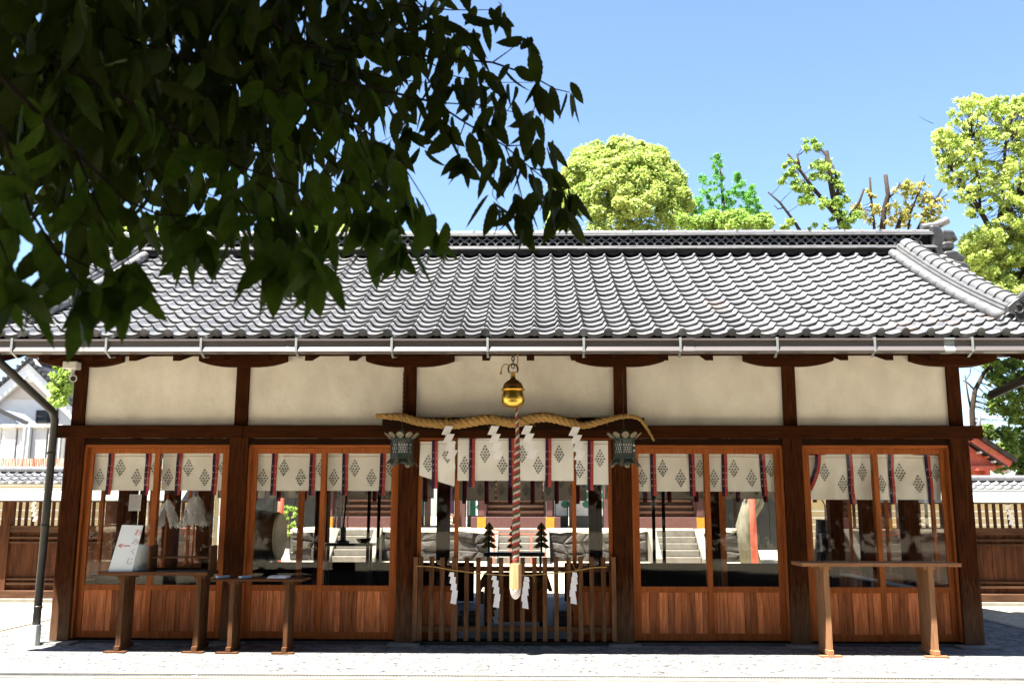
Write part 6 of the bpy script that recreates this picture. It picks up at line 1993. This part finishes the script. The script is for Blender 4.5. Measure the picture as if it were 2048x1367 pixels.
BR = [
    ([(420, -60, 2.0), (600, 90, 2.2), (850, 112, 2.5), (985, 125, 2.6), (1060, 150, 2.7), (1110, 178, 2.75), (1140, 185, 2.75)], .007, 1.0, 3),
    ([(985, 125, 2.6), (1020, 100, 2.65), (1045, 75, 2.7)], .003, .5, 4),
    ([(480, 120, 2.1), (700, 165, 2.3), (870, 205, 2.45), (930, 245, 2.5), (1010, 292, 2.55), (1060, 335, 2.6), (1105, 370, 2.6), (1130, 380, 2.6)], .006, 1.0, 6),
    ([(930, 245, 2.5), (915, 285, 2.45), (918, 318, 2.45)], .003, .6, 6),
    ([(1010, 292, 2.55), (1030, 340, 2.5), (1040, 395, 2.45)], .003, .7, 6),
    ([(870, 205, 2.45), (960, 210, 2.5), (1030, 225, 2.55), (1070, 230, 2.55)], .003, .9, 4),
    ([(200, 60, 1.9), (500, 160, 2.1), (700, 230, 2.2), (770, 300, 2.25), (800, 370, 2.25), (815, 405, 2.2)], .006, 1.1, 7),
    ([(700, 230, 2.2), (740, 330, 2.1), (745, 390, 2.0), (755, 425, 2.0)], .003, .8, 6),
    ([(100, 120, 1.7), (330, 240, 1.8), (470, 330, 1.8), (545, 390, 1.75), (575, 440, 1.7)], .006, 1.2, 7),
    ([(470, 330, 1.8), (590, 370, 1.7), (640, 430, 1.6), (660, 455, 1.6)], .003, .8, 4),
    ([(330, 240, 1.8), (380, 340, 1.9), (420, 390, 1.9), (470, 400, 1.9)], .003, .9, 5),
    ([(0, 150, 1.5), (150, 300, 1.6), (250, 400, 1.7), (320, 430, 1.8), (400, 430, 1.9)], .006, 1.1, 5),
    ([(150, 300, 1.6), (200, 420, 1.6), (245, 500, 1.6), (262, 530, 1.6)], .004, 1.0, 7),
    ([(0, 250, 1.4), (60, 420, 1.5), (110, 500, 1.45), (150, 555, 1.4), (165, 570, 1.4)], .005, 1.0, 7),
    ([(-60, 350, 1.4), (0, 480, 1.4), (30, 560, 1.35)], .004, .9, 5),
    ([(110, 500, 1.45), (190, 540, 1.5), (240, 560, 1.5)], .003, .9, 6),
    ([(400, -80, 2.3), (700, 0, 2.5), (900, 20, 2.6), (1000, 20, 2.7)], .005, .9, 4),
    ([(600, 90, 2.2), (800, 60, 2.4), (940, 60, 2.6)], .004, .9, 4),
    ([(600, 120, 2.3), (800, 160, 2.5), (900, 170, 2.6)], .004, .9, 4),
    ([(500, 200, 2.3), (640, 270, 2.5), (700, 330, 2.6), (730, 300, 2.7), (820, 255, 2.9)], .004, 1.0, 4),
    ([(820, 255, 2.9), (835, 280, 2.9), (840, 300, 2.9)], .002, .6, 3),
    ([(200, 200, 2.2), (400, 260, 2.4), (560, 310, 2.6), (640, 360, 2.6)], .004, 1.0, 5),
    ([(760, -60, 2.6), (900, 60, 2.7), (960, 120, 2.75), (990, 190, 2.75), (985, 240, 2.7)], .004, 1.0, 5),
    ([(840, 112, 2.5), (900, 150, 2.6), (960, 165, 2.65), (1040, 165, 2.7), (1080, 165, 2.7)], .003, 1.0, 4),
    ([(960, 260, 2.5), (990, 330, 2.45), (985, 390, 2.4), (1000, 410, 2.4)], .003, .8, 5),
    ([(1060, 335, 2.6), (1100, 345, 2.6), (1140, 375, 2.6), (1150, 390, 2.6)], .003, .8, 5),
    ([(1010, 292, 2.55), (1060, 290, 2.6), (1090, 280, 2.65)], .003, 1.0, 4),
    ([(880, 150, 2.4), (890, 220, 2.4), (905, 260, 2.4)], .003, 1.0, 4),
    ([(770, 300, 2.25), (800, 320, 2.2), (850, 400, 2.1), (870, 440, 2.05)], .003, .6, 5),
    ([(545, 390, 1.75), (560, 460, 1.6), (580, 500, 1.5)], .003, .6, 6),
    ([(640, 360, 2.4), (740, 410, 2.0), (790, 455, 1.9), (805, 475, 1.85)], .003, .8, 7),
    ([(500, 420, 1.7), (600, 470, 1.5), (640, 520, 1.45)], .003, .6, 6),
    ([(330, 400, 1.9), (355, 450, 1.8), (400, 470, 1.7)], .003, .8, 6),
    ([(480, 400, 1.8), (515, 460, 1.55), (530, 500, 1.5)], .003, .6, 6),
    ([(1060, 335, 2.6), (1080, 380, 2.5), (1100, 410, 2.45), (1125, 415, 2.4)], .003, .6, 5),
    ([(1030, 340, 2.5), (1045, 400, 2.4), (1040, 420, 2.35)], .003, .5, 5),
    ([(560, 260, 2.3), (640, 330, 2.1), (690, 390, 2.0), (700, 420, 2.0)], .003, .9, 6),
    ([(60, 330, 2.0), (120, 420, 2.1), (180, 470, 2.1)], .003, .9, 5),
]
for pix, r0, dens, tf in BR: branch(pix, r0, dens=dens * .85, tipfan=tf)
# dense inner foliage: several layers of leafy volumes reaching back to the trunk
VOL = [(90, 90, 1.9, 300, 230), (330, 60, 2.2, 300, 230), (560, 40, 2.4, 220, 160), (720, 40, 2.7, 150, 50), (860, 30, 2.9, 110, 22), (200, 200, 2.5, 300, 260), (430, 200, 2.7, 200, 150), (600, 190, 2.8, 150, 70), (740, 140, 3.0, 130, 34),
       (60, 240, 2.1, 180, 110), (240, 320, 2.4, 150, 48), (420, 330, 2.8, 120, 34), (560, 290, 3.0, 110, 40), (0, 380, 2.0, 90, 14), (690, 250, 2.8, 90, 22), (880, 120, 2.9, 100, 18), (170, 440, 1.9, 90, 10), (90, 520, 1.7, 70, 14), (610, 380, 2.4, 60, 18), (780, 330, 2.5, 50, 18),
       (100, 60, 3.2, 420, 420), (420, 60, 3.4, 400, 420), (300, 170, 3.4, 300, 300), (600, 90, 3.5, 200, 90), (120, 230, 3.0, 220, 150)]
fill = []
n_vis = len(leaves)
for px, py, d, rpx, n in VOL:
    c = atd(px, py, d); r = rpx * d / F
    for k in range(n):
        while True:
            u = Vector((rl.uniform(-1, 1), rl.uniform(-1, 1), rl.uniform(-1, 1)))
            if u.length < 1: break
        p = c + RT * (u.x * r) + UP * (u.y * r * .75) + FW * (u.z * .45)
        q = p - CAM
        if q.dot(FW) < 1.15: continue
        add_leaf(p, rl.uniform(.08, .12))
# draw: nearest hanging leaves single, all others one mass
vis = sorted(range(len(leaves)), key=lambda i: (0 if i < n_vis else 1, leaves[i][0]))
single, mass = vis[:300], vis[300:]
for i in single:
    d, p, e, s_, v = leaves[i]
    put('leaf', me_leaf[v], nt_, p, rot=e, scale=(s_,) * 3)
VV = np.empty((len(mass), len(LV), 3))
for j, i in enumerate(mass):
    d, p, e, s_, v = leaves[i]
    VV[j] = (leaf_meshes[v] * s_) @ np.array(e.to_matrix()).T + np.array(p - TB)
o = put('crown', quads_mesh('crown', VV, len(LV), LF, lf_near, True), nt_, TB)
tag(o, kind='stuff')
# unseen wood added behind the viewpoint to block sky light; door glass mirrors it
cl = []
rc = random.Random(4)
for k in range(900):
    a = rc.uniform(-1, 1)
    cl.append((np.array((a * 34, -14 - 10 * (1 - a * a) - rc.uniform(0, 4), rc.uniform(1.0, 17))), rc.uniform(1.2, 2.1), 60))
gv = put('sky_block_grove', crown_mesh('sky_block_grove', cl, .30, lf_wood), None, (0, 0, 0))
tag(gv, kind='stuff')
# upper crown, unseen above and behind the camera, enlarged to block sky and sun
cl = []
rc = random.Random(9)
while len(cl) < 1000:
    u = Vector((rc.uniform(-1, 1), rc.uniform(-1, 1), rc.uniform(-1, 1)))
    if u.length > 1: continue
    p = Vector((-.8 + u.x * 8.2, -10.4 + u.y * 6.0, 6.6 + u.z * 3.6))
    q = p - CAM
    ok = True
    z_ = q.dot(FW)
    if z_ > -.4:
        zz_ = max(z_, .2)
        sx, sy = q.dot(RT) / zz_ * F, q.dot(UP) / zz_ * F
        if sy < 683 + 2100 / zz_ + 40 and abs(sx) < 1024 + 2100 / zz_ and z_ > 0: ok = False
    if p.z < (3.2 if p.y > -13 else 2.3) or p.y + .25 * p.z > -3.9: ok = False
    if ok: cl.append((np.array(p - TB), rc.uniform(.5, .85), 100))
o = put('upper_shade_crown', crown_mesh('upper_shade_crown', cl, .11, lf_near, shell=.1), nt_, TB)
tag(o, kind='stuff')
